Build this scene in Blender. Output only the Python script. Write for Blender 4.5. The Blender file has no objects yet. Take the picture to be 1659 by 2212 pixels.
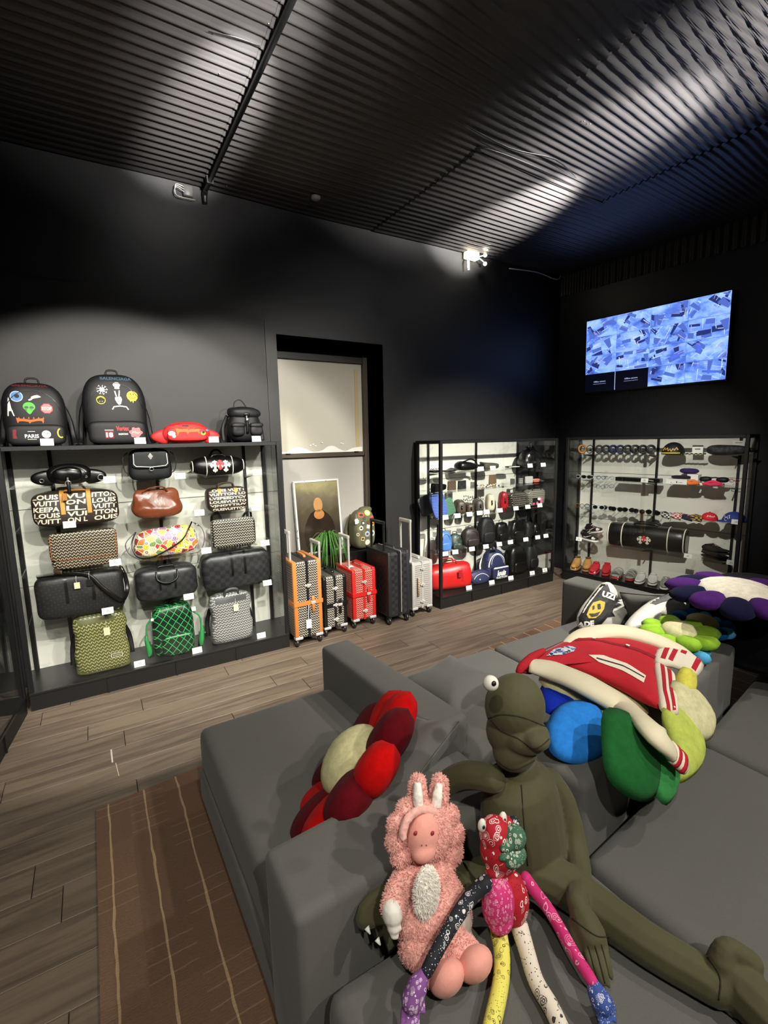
import bpy, bmesh, math, random
from math import sin, cos, pi, radians
from mathutils import Vector, Matrix, noise
from mathutils.bvhtree import BVHTree
random.seed(7)
SC = bpy.context.scene
COL = SC.collection
# ---------------------------------------------------------------- camera
F_PX, YAW, PITCH, ROLL, CAM_H = 1027.4, radians(-31.37), radians(8.645), radians(-1.108), 1.82
_f = Vector((-sin(YAW)*cos(PITCH), cos(YAW)*cos(PITCH), -sin(PITCH)))
_r = Vector((cos(YAW), sin(YAW), 0)); _u = _r.cross(_f)
RT = _r*cos(ROLL)+_u*sin(ROLL); UP = -_r*sin(ROLL)+_u*cos(ROLL); FW = _f
CAM = Vector((0, 0, CAM_H))
cd = bpy.data.cameras.new('camera'); cam = bpy.data.objects.new('camera', cd); COL.objects.link(cam)
cd.sensor_fit = 'HORIZONTAL'; cd.sensor_width = 36; cd.lens = F_PX/1659*36; cd.clip_start = .02
mw = Matrix((RT, UP, -FW)).transposed().to_4x4(); mw.translation = CAM; cam.matrix_world = mw
SC.camera = cam
# ---------------------------------------------------------------- world, exposure
w = bpy.data.worlds.new('world'); SC.world = w; w.use_nodes = True
w.node_tree.nodes['Background'].inputs[0].default_value = (.9, .95, 1, 1)
w.node_tree.nodes['Background'].inputs[1].default_value = .02
SC.view_settings.view_transform = 'Standard'; SC.view_settings.look = 'None'
SC.view_settings.gamma = 1; SC.view_settings.use_curve_mapping = False
SC.view_settings.exposure = 0.0
# ---------------------------------------------------------------- lights (track heads above and behind the frame, with added fills and uplights)
def spot(p, to, watts, ang=60, blend=.35, size=.05, col=(1, .945, .865)):
    l = bpy.data.lights.new('track_or_added_light', 'SPOT'); l.energy = watts; l.spot_size = radians(ang); l.spot_blend = blend
    l.shadow_soft_size = size; l.color = col
    o = bpy.data.objects.new('track_or_added_light', l); COL.objects.link(o); o.location = p
    o.rotation_euler = (Vector(to)-Vector(p)).to_track_quat('-Z', 'Y').to_euler()
def bulb(p, watts, size=.06, col=(1, .95, .9)):
    l = bpy.data.lights.new('ceiling_lamp', 'POINT'); l.energy = watts; l.shadow_soft_size = size; l.color = col
    o = bpy.data.objects.new('ceiling_lamp', l); COL.objects.link(o); o.location = p
# heads on the tracks, aimed at the wall cabinets
spot((.75, .5, 3.35), (.25, 4.3, .95), 560, 50, .2, .04)
spot((1.5, .9, 3.35), (1.0, 4.3, 1.1), 350, 52, .3, .04)
spot((-.5, 1.0, 3.3), (.3, 4.3, 1.15), 300, 50, .3, .04)  # added fill from the left, brightens the cabinet between the bags
spot((2.4, .3, 3.35), (1.95, 4.3, 1.2), 460, 54, 1., .04)
spot((3.3, .5, 3.35), (3.9, 4.2, .8), 1500, 48, 1., .04)
spot((2.0, 1.3, 3.35), (5.4, 3.2, 1.05), 680, 38, 1., .04)
spot((3.4, 1.2, 3.35), (2.6, 3.0, 0), 520, 70, .8, .04)
# heads behind and to the right of the camera, over the sofa
spot((2.3, -1.2, 3.4), (1.1, 1.0, .4), 235, 70, .5, .04)
spot((.2, -1.2, 3.4), (.7, 1.9, .3), 215, 80, .5, .04)
spot((3.0, -.2, 3.4), (2.2, 1.4, .5), 110, 70, .5, .04)
spot((-.5, .0, 3.4), (-.1, 1.9, 0), 130, 75, .9, .04)  # added fill that lifts the dark floor at left
# added uplights, unseen, shaped to draw the bright streaks along the corrugated ceiling
for p, q, wt, an in (((.98, 1.75, 3.3), (.86, 3.25, 3.87), 2900, 24), ((.95, 1.45, 3.25), (.84, 2.5, 3.87), 800, 40), ((.95, .5, 3.3), (.9, 1.5, 3.87), 500, 60),
                     ((3.4, 1.7, 3.3), (3.58, 3.4, 3.87), 6200, 25), ((3.4, .9, 3.25), (3.3, 2.2, 3.87), 1900, 38), ((3.45, .1, 3.25), (3.3, 1.3, 3.87), 2500, 48)):
    spot(p, q, wt, an, .95, .05, (1, .95, .93))
# ---------------------------------------------------------------- pixel helpers: a photograph ray met with a world plane
def ray(px, py): return (RT*(px-829.5)+UP*(1106-py)+FW*F_PX)
def P(px, py, ax, val):
    d = ray(px, py); return CAM+d*((val-CAM[ax])/d[ax])
def Z(px, py, z): return P(px, py, 2, z)
def Y(px, py, y): return P(px, py, 1, y)
def on(px, py, p0, n):
    d = ray(px, py); n = Vector(n); return CAM+d*((Vector(p0)-CAM).dot(n)/d.dot(n))
# ---------------------------------------------------------------- materials
def lin(c):
    return tuple(((x/255/12.92) if x <= 10 else ((x/255+.055)/1.055)**2.4) for x in c)+(1,)
class V:
    nt = None
    def __init__(s, k): s.k = k
    def m(a, op, b=None, c=None):
        n = V.nt.nodes.new('ShaderNodeMath'); n.operation = op
        for i, q in enumerate((a, b, c)):
            if q is None: continue
            if isinstance(q, V): V.nt.links.new(q.k, n.inputs[i])
            else: n.inputs[i].default_value = q
        return V(n.outputs[0])
    def __add__(a, b): return a.m('ADD', b)
    def __sub__(a, b): return a.m('SUBTRACT', b)
    def __rsub__(a, b): return (a*-1)+b
    def __mul__(a, b): return a.m('MULTIPLY', b)
    def __truediv__(a, b): return a.m('DIVIDE', b)
    __radd__ = __add__; __rmul__ = __mul__
    def gt(a, b): return a.m('GREATER_THAN', b)
    def lt(a, b): return a.m('LESS_THAN', b)
    def fr(a): return a.m('FRACT')
    def fl(a): return a.m('FLOOR')
    def ab(a): return a.m('ABSOLUTE')
    def sn(a): return a.m('SINE')
    def mx(a, b): return a.m('MAXIMUM', b)
    def mn(a, b): return a.m('MINIMUM', b)
def col_in(n, i, c):
    if isinstance(c, V): V.nt.links.new(c.k, n.inputs[i])
    else: n.inputs[i].default_value = lin(c) if max(c[:3]) > 1.001 or isinstance(c[0], int) else tuple(c)
def mix(f, a, b):
    n = V.nt.nodes.new('ShaderNodeMix'); n.data_type = 'RGBA'
    if isinstance(f, V): V.nt.links.new(f.k, n.inputs[0])
    else: n.inputs[0].default_value = f
    col_in(n, 6, a); col_in(n, 7, b); return V(n.outputs[2])
def xyz(kind='Object'):
    t = V.nt.nodes.new('ShaderNodeTexCoord'); s = V.nt.nodes.new('ShaderNodeSeparateXYZ')
    V.nt.links.new(t.outputs[kind], s.inputs[0]); return [V(s.outputs[i]) for i in range(3)]
def vec(x, y, z=0):
    n = V.nt.nodes.new('ShaderNodeCombineXYZ')
    for i, q in enumerate((x, y, z)):
        if isinstance(q, V): V.nt.links.new(q.k, n.inputs[i])
        else: n.inputs[i].default_value = q
    return V(n.outputs[0])
def nz(scale, v=None, det=3, rough=.55, dist=0):
    n = V.nt.nodes.new('ShaderNodeTexNoise'); n.inputs['Scale'].default_value = scale; n.inputs['Detail'].default_value = det
    n.inputs['Roughness'].default_value = rough; n.inputs['Distortion'].default_value = dist
    if v is None:
        t = V.nt.nodes.new('ShaderNodeTexCoord'); v = V(t.outputs['Object'])
    V.nt.links.new(v.k, n.inputs['Vector']); return V(n.outputs['Fac'])
def vor(scale, v=None, feat='F1', out='Distance', rnd=1):
    n = V.nt.nodes.new('ShaderNodeTexVoronoi'); n.feature = feat; n.inputs['Scale'].default_value = scale
    n.inputs['Randomness'].default_value = rnd
    if v is None:
        t = V.nt.nodes.new('ShaderNodeTexCoord'); v = V(t.outputs['Object'])
    V.nt.links.new(v.k, n.inputs['Vector']); return V(n.outputs[out])
def ramp(f, stops, const=False):
    n = V.nt.nodes.new('ShaderNodeValToRGB'); e = n.color_ramp.elements
    if const: n.color_ramp.interpolation = 'CONSTANT'
    V.nt.links.new(f.k, n.inputs[0])
    while len(e) < len(stops): e.new(1)
    for q, (p, c) in zip(e, stops): q.position = p; q.color = lin(c)
    return V(n.outputs[0])
MATS = {}
def mat(name, fn, rough=.6, metal=0., bump=None, bstr=.3, bdist=.004, sheen=0., coat=0., emis=0., spec=.5):
    """fn: a colour 0-255 or a function returning a colour socket; bump: a function returning a height"""
    if name in MATS: return MATS[name]
    m = bpy.data.materials.new(name); m.use_nodes = True; V.nt = m.node_tree
    b = m.node_tree.nodes['Principled BSDF']
    c = fn() if callable(fn) else fn
    if isinstance(c, V): V.nt.links.new(c.k, b.inputs['Base Color'])
    else: b.inputs['Base Color'].default_value = lin(c)
    if emis:
        if isinstance(c, V): V.nt.links.new(c.k, b.inputs['Emission Color'])
        else: b.inputs['Emission Color'].default_value = lin(c)
        b.inputs['Emission Strength'].default_value = emis
    b.inputs['Roughness'].default_value = rough; b.inputs['Metallic'].default_value = metal
    b.inputs['Specular IOR Level'].default_value = spec
    b.inputs['Sheen Weight'].default_value = sheen; b.inputs['Sheen Roughness'].default_value = .4
    b.inputs['Coat Weight'].default_value = coat; b.inputs['Coat Roughness'].default_value = .15 if coat < .9 else .34
    if bump:
        n = V.nt.nodes.new('ShaderNodeBump'); n.inputs['Strength'].default_value = bstr; n.inputs['Distance'].default_value = bdist
        V.nt.links.new(bump().k, n.inputs['Height']); V.nt.links.new(n.outputs[0], b.inputs['Normal'])
    MATS[name] = m; return m
def var(c, s=6, amt=.25, det=4):
    """base colour with a soft mottling"""
    lo = tuple(int(q*(1-amt)) for q in c); hi = tuple(min(255, int(q*(1+amt*.6))) for q in c)
    return lambda: mix(nz(s, det=det), lo, hi)
def glassmat(name, tint=(.985, .995, .99), refl=1.0):
    if name in MATS: return MATS[name]
    m = bpy.data.materials.new(name); m.use_nodes = True; nt = m.node_tree; nt.nodes.clear()
    o = nt.nodes.new('ShaderNodeOutputMaterial'); mx = nt.nodes.new('ShaderNodeMixShader'); t = nt.nodes.new('ShaderNodeBsdfTransparent')
    g = nt.nodes.new('ShaderNodeBsdfGlossy'); lw = nt.nodes.new('ShaderNodeLayerWeight'); pw = nt.nodes.new('ShaderNodeMath'); pw.operation = 'POWER'; pw.inputs[1].default_value = 4.5
    f = nt.nodes.new('ShaderNodeMath'); f.operation = 'MULTIPLY_ADD'; f.inputs[1].default_value = .8; f.inputs[2].default_value = .022
    lw.inputs[0].default_value = .5; nt.links.new(lw.outputs['Facing'], pw.inputs[0]); nt.links.new(pw.outputs[0], f.inputs[0])
    g.inputs['Roughness'].default_value = .0; t.inputs[0].default_value = tint+(1,); g.inputs[0].default_value = (refl, refl, refl, 1)
    nt.links.new(f.outputs[0], mx.inputs[0]); nt.links.new(t.outputs[0], mx.inputs[1]); nt.links.new(g.outputs[0], mx.inputs[2])
    nt.links.new(mx.outputs[0], o.inputs[0]); MATS[name] = m; return m
# plain and patterned stock
BLK = mat('black_metal', (14, 14, 15), .45)
STEEL = mat('brushed_steel', (190, 188, 184), .28, 1.)
GLASS = glassmat('pane_glass')
SHELFG = glassmat('shelf_glass', (.955, .97, .955))
CARD = mat('white_card', (236, 234, 228), .5)
INK = mat('grey_print', (90, 88, 86), .7)
WHITE = mat('white_print', (232, 230, 222), .6)
BLKNY = mat('black_nylon', var((11, 11, 13), 9, .3), .6, bump=lambda: nz(260, det=2), bstr=.25, bdist=.002)
BLKLE = mat('black_leather', var((10, 9, 9), 6, .3), .33, bump=lambda: nz(90, det=4), bstr=.3, bdist=.002)
TANLE = mat('tan_leather', var((178, 118, 52), 8, .2), .5)
def Pm(x, z): return x, z
def uz(s=1.):
    x, y, z = xyz(); return x+y*.9, z
def weave(bg, ln, su=42, sz=46, th=.36):
    """rows of small chevrons, dotted"""
    def f():
        u, z = uz(); t = ((u*su).fr()-.5).ab()
        row = (z*sz+t*1.3); a = row.fr().lt(th); d = ((u*su*2+row.fl()*.5).fr()).gt(.18)
        return mix(a*d, bg, ln)
    return f
def check(a, b, s=28):
    def f():
        u, z = uz(); q = (((u*s).fl()+(z*s).fl())*.5).fr().gt(.25)
        return mix(nz(3)*.2, mix(q, a, b), (80, 80, 80))
    return f
def mono(a, b, s=26):
    def f():
        u, z = uz(); p = (u*s+z*s).fr()-.5; q = (u*s-z*s).fr()-.5
        d = (p*p+q*q); return mix(d.lt(.045)+d.gt(.4), a, b)
    return f
def lattice(bg, ln, s=20, th=.12):
    def f():
        u, z = uz(); z = z*.85
        return mix(((u+z)*s).fr().lt(th).mx(((u-z)*s).fr().lt(th)), bg, ln)
    return f
def blobs(cols, s=14, ring=(40, 25, 20)):
    def f():
        v = vor(s, feat='F1', out='Color'); n = V.nt.nodes.new('ShaderNodeSeparateXYZ'); V.nt.links.new(v.k, n.inputs[0])
        c = ramp(V(n.outputs[0]), [(i/len(cols), q) for i, q in enumerate(cols)], True)
        d = vor(s, feat='F1'); c = mix((d*4.2).fr().lt(.16), c, ring)
        return mix(vor(s, feat='DISTANCE_TO_EDGE').lt(.045), c, (235, 228, 205))
    return f
def bandana(bg, ln, s=34, ln2=None):
    """printed kerchief cotton: teardrops with outlines, small rings and dotted rows, in patches"""
    def f():
        x, y, z = xyz(); wv = vec(x+nz(18)*.03, y, z*.62+nz(14)*.035)
        d = vor(s*1.9, wv); drop = d.gt(.30)*d.lt(.37); inner = d.gt(.13)*d.lt(.20); e = nz(9, det=1)
        d2 = vor(s*5.5); dots = d2.lt(.20)*e.lt(.5); r2 = vor(s*1.1); big = ((r2*9).fr().lt(.22))*r2.lt(.36)*e.gt(.55)
        m = (drop.mx(inner))*e.gt(.46)
        c = mix(m.mx(big), bg, ln); return mix(dots, c, ln2 or ln)
    return f
def camo(cs, s=9):
    return lambda: ramp(nz(s, det=3), [(0, cs[0]), (.44, cs[1]), (.52, cs[2]), (.6, cs[3])], True)
def plush(name, c, fuzz=.5):
    return mat(name, lambda: mix(nz(26, det=5, rough=.7), tuple(int(q*.72) for q in c), tuple(min(255, int(q*1.12+6)) for q in c)), .95,
               bump=lambda: nz(420, det=3, rough=.8), bstr=fuzz, bdist=.004, sheen=.03, spec=.1)
# ---------------------------------------------------------------- mesh helpers
def obj(name, bm, m, parent=None, smooth=True, world=False, ms=None):
    me = bpy.data.meshes.new(name); bmesh.ops.recalc_face_normals(bm, faces=bm.faces); bm.to_mesh(me); bm.free()
    for q in (ms or [m]): me.materials.append(q)
    if smooth: me.polygons.foreach_set('use_smooth', [True]*len(me.polygons))
    o = bpy.data.objects.new(name, me); COL.objects.link(o)
    if parent:
        o.parent = parent
        if world: o.matrix_parent_inverse = WM.get(parent.name, Matrix.Identity(4)).inverted()
    return o
WM = {}
def thing(name, label, cat, loc=(0, 0, 0), rz=0., group=None):
    o = bpy.data.objects.new(name, None); COL.objects.link(o); o.location = loc; o.rotation_euler = (0, 0, rz)
    o.empty_display_size = .05
    WM[o.name] = Matrix.Translation(loc) @ Matrix.Rotation(rz, 4, 'Z')
    return tag(o, label, cat, group)
def tag(o, label=None, cat=None, group=None, kind=None):
    if label: o['label'] = label
    if cat: o['category'] = cat
    if group: o['group'] = group
    if kind: o['kind'] = kind
    return o
def struct(name, bm, m, parent=None, **k):
    o = obj(name, bm, m, parent, **k)
    if not parent: o['kind'] = 'structure'
    return o
def NB(): return bmesh.new()
def box(bm, x0, x1, y0, y1, z0, z1, bev=0., seg=1, mtx=None):
    t = bmesh.new() if bev else bm
    vs = [t.verts.new((x, y, z)) for x in (x0, x1) for y in (y0, y1) for z in (z0, z1)]
    for f in ((0, 1, 3, 2), (4, 6, 7, 5), (0, 4, 5, 1), (2, 3, 7, 6), (0, 2, 6, 4), (1, 5, 7, 3)): t.faces.new([vs[i] for i in f])
    if mtx and not bev: bmesh.ops.transform(t, matrix=mtx, verts=vs)
    if bev:
        bmesh.ops.bevel(t, geom=list(t.edges), offset=bev, segments=seg, profile=.5, affect='EDGES')
        if mtx: bmesh.ops.transform(t, matrix=mtx, verts=t.verts)
        join(bm, t)
    return bm
def join(bm, t, mtx=None):
    if mtx: bmesh.ops.transform(t, matrix=mtx, verts=t.verts)
    me = bpy.data.meshes.new('tmp'); t.to_mesh(me); t.free(); bm.from_mesh(me); bpy.data.meshes.remove(me); return bm
def bx(*a, **k): return box(NB(), *a, **k)
def sb(w, d, h, e=5., n=7, fn=None, c=(0, 0, 0), wr=0., wf=6., seed=0, ez=None, ex=None):
    """soft box: superellipsoid standing on z=0 at c; fn shapes the unit coordinates; wr wrinkles it"""
    bm = bmesh.new(); bmesh.ops.create_cube(bm, size=2); bmesh.ops.subdivide_edges(bm, edges=bm.edges[:], cuts=n, use_grid_fill=True)
    for v in bm.verts:
        x, y, z = v.co; m = (abs(x)**e+abs(y)**e+abs(z)**(ez or e))**(1/e) if not ex else ((abs(y)**e+abs(z)**e)**(ex/e)+abs(x)**ex)**(1/ex); x, y, z = x/m, y/m, z/m
        if fn: x, y, z = fn(x, y, z)
        q = Vector((x*w/2, y*d/2, (z+1)*h/2))
        if wr: q += noise.noise_vector(q*wf+Vector((seed*3.1, seed, 0)))*wr*min(1, max(.15, (z+1)))
        v.co = q+Vector(c)
    return bm
def ell(bm, c, r, n=3, rot=None):
    m = Matrix.Translation(c) @ (rot.to_4x4() if rot else Matrix.Identity(4)) @ Matrix.Diagonal((*r, 1))
    bmesh.ops.create_icosphere(bm, subdivisions=n, radius=1, matrix=m); return bm
def smooth_path(pts, k=4):
    pts = [Vector(p) for p in pts]
    if len(pts) < 3 or k <= 1: return pts
    out = []
    for i in range(len(pts)-1):
        a = pts[max(i-1, 0)]; b = pts[i]; c = pts[i+1]; d = pts[min(i+2, len(pts)-1)]
        for j in range(k):
            t = j/k; out.append(.5*((2*b)+(c-a)*t+(2*a-5*b+4*c-d)*t*t+(3*b-a-3*c+d)*t**3))
    return out+[pts[-1]]
def tube(bm, pts, r, n=8, k=4, flat=None, up=(0, 0, 1), cap=True):
    """tube along pts; r a number or per-point list; flat=(a,b) scales the section across / along up"""
    L = len(pts); rr = [r]*L if isinstance(r, (int, float)) else list(r); P_ = smooth_path(pts, k); N = len(P_)
    R_ = [rr[min(int(i*(L-1)/(N-1)), L-2)]*(1-((i*(L-1)/(N-1)) % 1 if i < N-1 else 1))+rr[min(int(i*(L-1)/(N-1))+1, L-1)]*((i*(L-1)/(N-1)) % 1 if i < N-1 else 1) for i in range(N)]
    rings = []; up = Vector(up); prev = None
    for i, p in enumerate(P_):
        t = (P_[min(i+1, N-1)]-P_[max(i-1, 0)]).normalized()
        s = t.cross(up)
        if s.length < .15: s = (prev - t*prev.dot(t)) if prev else t.cross(Vector((1, 0, 0)))
        s.normalize()
        if prev and s.dot(prev) < 0 and not flat: s = -s
        prev = s; q = s.cross(t)
        fa, fb = flat or (1, 1)
        rings.append([bm.verts.new(p+s*cos(2*pi*j/n)*R_[i]*fa+q*sin(2*pi*j/n)*R_[i]*fb) for j in range(n)])
    for a, b in zip(rings, rings[1:]):
        for j in range(n): bm.faces.new((a[j], a[(j+1) % n], b[(j+1) % n], b[j]))
    if cap:
        bm.faces.new(rings[0]); bm.faces.new(rings[-1][::-1])
    return bm
def tb(*a, **k): return tube(NB(), *a, **k)
def lathe(bm, prof, c=(0, 0, 0), n=16, mtx=None):
    rings = []
    vs = []
    for r, z in prof:
        ring = [bm.verts.new((r*cos(2*pi*j/n), r*sin(2*pi*j/n), z)) for j in range(n)] if r > 1e-5 else [bm.verts.new((0, 0, z))]
        rings.append(ring); vs += ring
    for a, b in zip(rings, rings[1:]):
        if len(a) == 1 and len(b) > 1: [bm.faces.new((a[0], b[(j+1) % n], b[j])) for j in range(n)]
        elif len(b) == 1 and len(a) > 1: [bm.faces.new((a[j], a[(j+1) % n], b[0])) for j in range(n)]
        elif len(a) > 1: [bm.faces.new((a[j], a[(j+1) % n], b[(j+1) % n], b[j])) for j in range(n)]
    bmesh.ops.transform(bm, matrix=Matrix.Translation(c) @ (mtx or Matrix.Identity(4)), verts=vs); return bm
def rotY(a): return Matrix.Rotation(a, 4, 'Y')
def rotX(a): return Matrix.Rotation(a, 4, 'X')
def rotZ(a): return Matrix.Rotation(a, 4, 'Z')
def puff(outline, c, u, v, t, bm=None, k=5, dome=None, both=True):
    """cushion over a star-shaped outline [(a,b)...] in the frame c,u,v; t = half thickness"""
    bm = bm or NB(); c = Vector(c); u = Vector(u); v = Vector(v); n = u.cross(v).normalized()
    ca = sum(p[0] for p in outline)/len(outline); cb = sum(p[1] for p in outline)/len(outline)
    for sgn in ((1, -1) if both else (1,)):
        rings = []
        for i in range(k, 0, -1):
            s = i/k; hgt = t*(1-s**2.6)**.5 if s < 1 else 0
            if dome: hgt += 0
            rings.append([bm.verts.new(c+u*(ca+(a-ca)*s)+v*(cb+(b-cb)*s)+n*hgt*sgn) for a, b in outline])
        top = bm.verts.new(c+u*ca+v*cb+n*t*sgn); m = len(outline)
        for a, b in zip(rings, rings[1:]):
            for j in range(m): bm.faces.new((a[j], a[(j+1) % m], b[(j+1) % m], b[j]) if sgn > 0 else (b[j], b[(j+1) % m], a[(j+1) % m], a[j]))
        r = rings[-1]
        for j in range(m): bm.faces.new((r[j], r[(j+1) % m], top) if sgn > 0 else (r[(j+1) % m], r[j], top))
    bmesh.ops.remove_doubles(bm, verts=bm.verts, dist=1e-5); return bm
# flat shapes for decals: lists of polygons in (a, b)
def ngon(cx, cy, r, k=16, sx=1, sy=1, rot=0): return [(cx+cos(2*pi*i/k+rot)*r*sx, cy+sin(2*pi*i/k+rot)*r*sy) for i in range(k)]
def rect(x0, y0, x1, y1): return [(x0, y0), (x1, y0), (x1, y1), (x0, y1)]
def stroke(pts, w, close=False):
    out = []; P_ = [Vector((a, b)) for a, b in pts]; N = len(P_)
    L, R = [], []
    for i, p in enumerate(P_):
        a = P_[(i-1) % N] if (close or i) else p; b = P_[(i+1) % N] if (close or i < N-1) else p
        t = (b-a).normalized(); q = Vector((-t.y, t.x))*w/2; L.append(p+q); R.append(p-q)
    for i in range(N if close else N-1):
        j = (i+1) % N; out.append([tuple(L[i]), tuple(R[i]), tuple(R[j]), tuple(L[j])])
    return out
def arc(cx, cy, rx, ry, a0, a1, k=14): return [(cx+cos(radians(a0+(a1-a0)*i/k))*rx, cy+sin(radians(a0+(a1-a0)*i/k))*ry) for i in range(k+1)]
TXT = {}
def text(s, w, h, cx=0, cy=0, bold=.0, shear=0, rot=0):
    """outlines of a word fitted into w x h around cx, cy"""
    key = (s, bold)
    if key not in TXT:
        cu = bpy.data.curves.new('t', 'FONT'); cu.body = s; cu.resolution_u = 2; cu.offset = bold; o = bpy.data.objects.new('t', cu)
        COL.objects.link(o); dg = bpy.context.evaluated_depsgraph_get(); me = o.evaluated_get(dg).to_mesh()
        TXT[key] = [[tuple(me.vertices[i].co[:2]) for i in p.vertices] for p in me.polygons]
        o.evaluated_get(dg).to_mesh_clear(); bpy.data.objects.remove(o); bpy.data.curves.remove(cu)
    ps = TXT[key]; xs = [a for p in ps for a, b in p]; ys = [b for p in ps for a, b in p]
    x0, x1, y0, y1 = min(xs), max(xs), min(ys), max(ys); sx = w/(x1-x0); sy = h/(y1-y0)
    out = []
    for p in ps:
        q = [((a-x0)*sx-w/2, (b-y0)*sy-h/2) for a, b in p]
        out.append([(cx+(a+shear*b)*cos(rot)-b*sin(rot), cy+(a+shear*b)*sin(rot)+b*cos(rot)) for a, b in q])
    return out
def squig(cx, cy, w, h, n=9, t=None):
    return stroke([(cx-w/2+w*i/n, cy+(h/2 if i % 2 else -h/2)*(.6+.4*sin(i*2.3))) for i in range(n+1)], t or h*.28)
def decal(name, bodies, polys, m, parent=None, o=(0, 0, 0), u=(1, 0, 0), v=(0, 0, 1), off=.002, sub=.014, far=2., fallback=0., **kw):
    """lay flat shapes onto the bodies: each vertex falls along -(u x v) until it meets a surface"""
    bm = NB(); seen = {}
    for p in polys:
        try:
            vs = []
            for a, b in p:
                k = (round(a, 6), round(b, 6))
                if k not in seen: seen[k] = bm.verts.new((a, b, 0))
                if seen[k] not in vs: vs.append(seen[k])
            if len(vs) > 2: bm.faces.new(vs)
        except ValueError: pass
    bmesh.ops.triangulate(bm, faces=bm.faces)
    for _ in range(5):
        es = [e for e in bm.edges if e.calc_length() > sub]
        if not es: break
        bmesh.ops.subdivide_edges(bm, edges=es, cuts=1); bmesh.ops.triangulate(bm, faces=[f for f in bm.faces if len(f.verts) > 3])
    trees = []
    for b_ in (bodies if isinstance(bodies, (list, tuple)) else [bodies]):
        t = bmesh.new(); t.from_mesh(b_.data); trees.append(BVHTree.FromBMesh(t)); t.free()
    o = Vector(o); u = Vector(u); v = Vector(v); n = u.cross(v).normalized()
    miss = []
    for vt in bm.verts:
        q = o+u*vt.co.x+v*vt.co.y; best = None
        for t in trees:
            h = t.ray_cast(q+n*far, -n)
            if h[0] is not None and (best is None or (h[0]-q).dot(n) > best): best = (h[0]-q).dot(n)
        if best is None: miss.append(vt); vt.co = q
        else: vt.co = q+n*(best+off)
    if miss: bmesh.ops.delete(bm, geom=miss, context='VERTS')
    return obj(name, bm, m, parent, smooth=False, **kw)
# ================================================================ THE SETTING
WALLM = mat('dark_wall_paint', lambda: mix(nz(2.2, det=6, rough=.65), (22, 22, 22), (31, 31, 30)), .5, bump=lambda: nz(7, det=6), bstr=.15, bdist=.01)
PANELM = mat('worn_grey_panel', lambda: mix(nz(1.6, det=7, rough=.7), (27, 27, 26), (37, 37, 35)), .55, bump=lambda: nz(5, det=6), bstr=.2, bdist=.01)
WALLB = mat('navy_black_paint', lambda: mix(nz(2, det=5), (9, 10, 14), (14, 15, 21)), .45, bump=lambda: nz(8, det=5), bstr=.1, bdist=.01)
YW, HC = 4.36, 3.87
struct('wall_back', box(box(box(NB(), -1.25, 1.54, YW, YW+.4, 0, HC+.1), 2.60, 5.6, YW, YW+.4, 0, HC+.1), 1.54, 2.60, YW, YW+.4, 2.71, HC+.1), WALLM, smooth=False)
# worn panel standing proud of the wall on the left, with a ragged upper edge
bm = NB(); xs = [-1.15+i*.0645 for i in range(41)]
top = [2.95+noise.noise(Vector((x*3, 1, 0)))*.035+(.05 if x < .3 else 0) for x in xs]
for y in (YW-.022, YW-.001):
    for i in range(40):
        q = [bm.verts.new(p) for p in ((xs[i], y, 0), (xs[i+1], y, 0), (xs[i+1], y, top[i+1]), (xs[i], y, top[i]))]; bm.faces.new(q)
for i in range(40):
    bm.faces.new([bm.verts.new(p) for p in ((xs[i], YW-.022, top[i]), (xs[i+1], YW-.022, top[i+1]), (xs[i+1], YW-.001, top[i+1]), (xs[i], YW-.001, top[i]))])
bm.faces.new([bm.verts.new(p) for p in ((xs[-1], YW-.022, 0), (xs[-1], YW-.001, 0), (xs[-1], YW-.001, 2.95), (xs[-1], YW-.022, 2.95))])
o = struct('trim_1', bm, PANELM, smooth=False)
struct('trim_2', bx(1.437, 1.54, YW-.012, YW+.01, 0, 2.9), WALLM, smooth=False)
struct('wall_left', bx(-1.35, -1.15, -3.2, YW+.4, 0, HC+.1), WALLM, smooth=False)
struct('wall_front', bx(-1.35, 6.6, -3.4, -3.2, 0, HC+.1), WALLM, smooth=False)
RA = radians(6); RO = Vector((5.42, YW, 0))
RM = Matrix.Translation(RO) @ rotZ(RA)       # local -y runs along the right wall, +x into it
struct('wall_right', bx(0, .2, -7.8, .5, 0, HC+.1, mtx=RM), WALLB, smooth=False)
bm = NB(); n = 0
for i in range(0, 300):                      # corrugated strip under the ceiling of the right wall
    y = -i*.0127; xo = -.012-.012*sin(i*2*pi/6)
    a = bm.verts.new(RM @ Vector((xo, y, HC))); b = bm.verts.new(RM @ Vector((xo, y, HC-.26)))
    if i: bm.faces.new((pa, a, b, pb))
    pa, pb = a, b
CEIL = mat('black_corrugated_steel', lambda: mix(nz(3, det=6), (30, 29, 29), (42, 41, 40)), .42, bump=lambda: nz(9, det=4), bstr=.1, bdist=.01, spec=.6)
struct('trim_3', bm, CEIL)
struct('baseboard_back', bx(2.62, 5.42, YW-.02, YW, 0, .2), mat('pale_baseboard', (190, 188, 180), .5), smooth=False)
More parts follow.
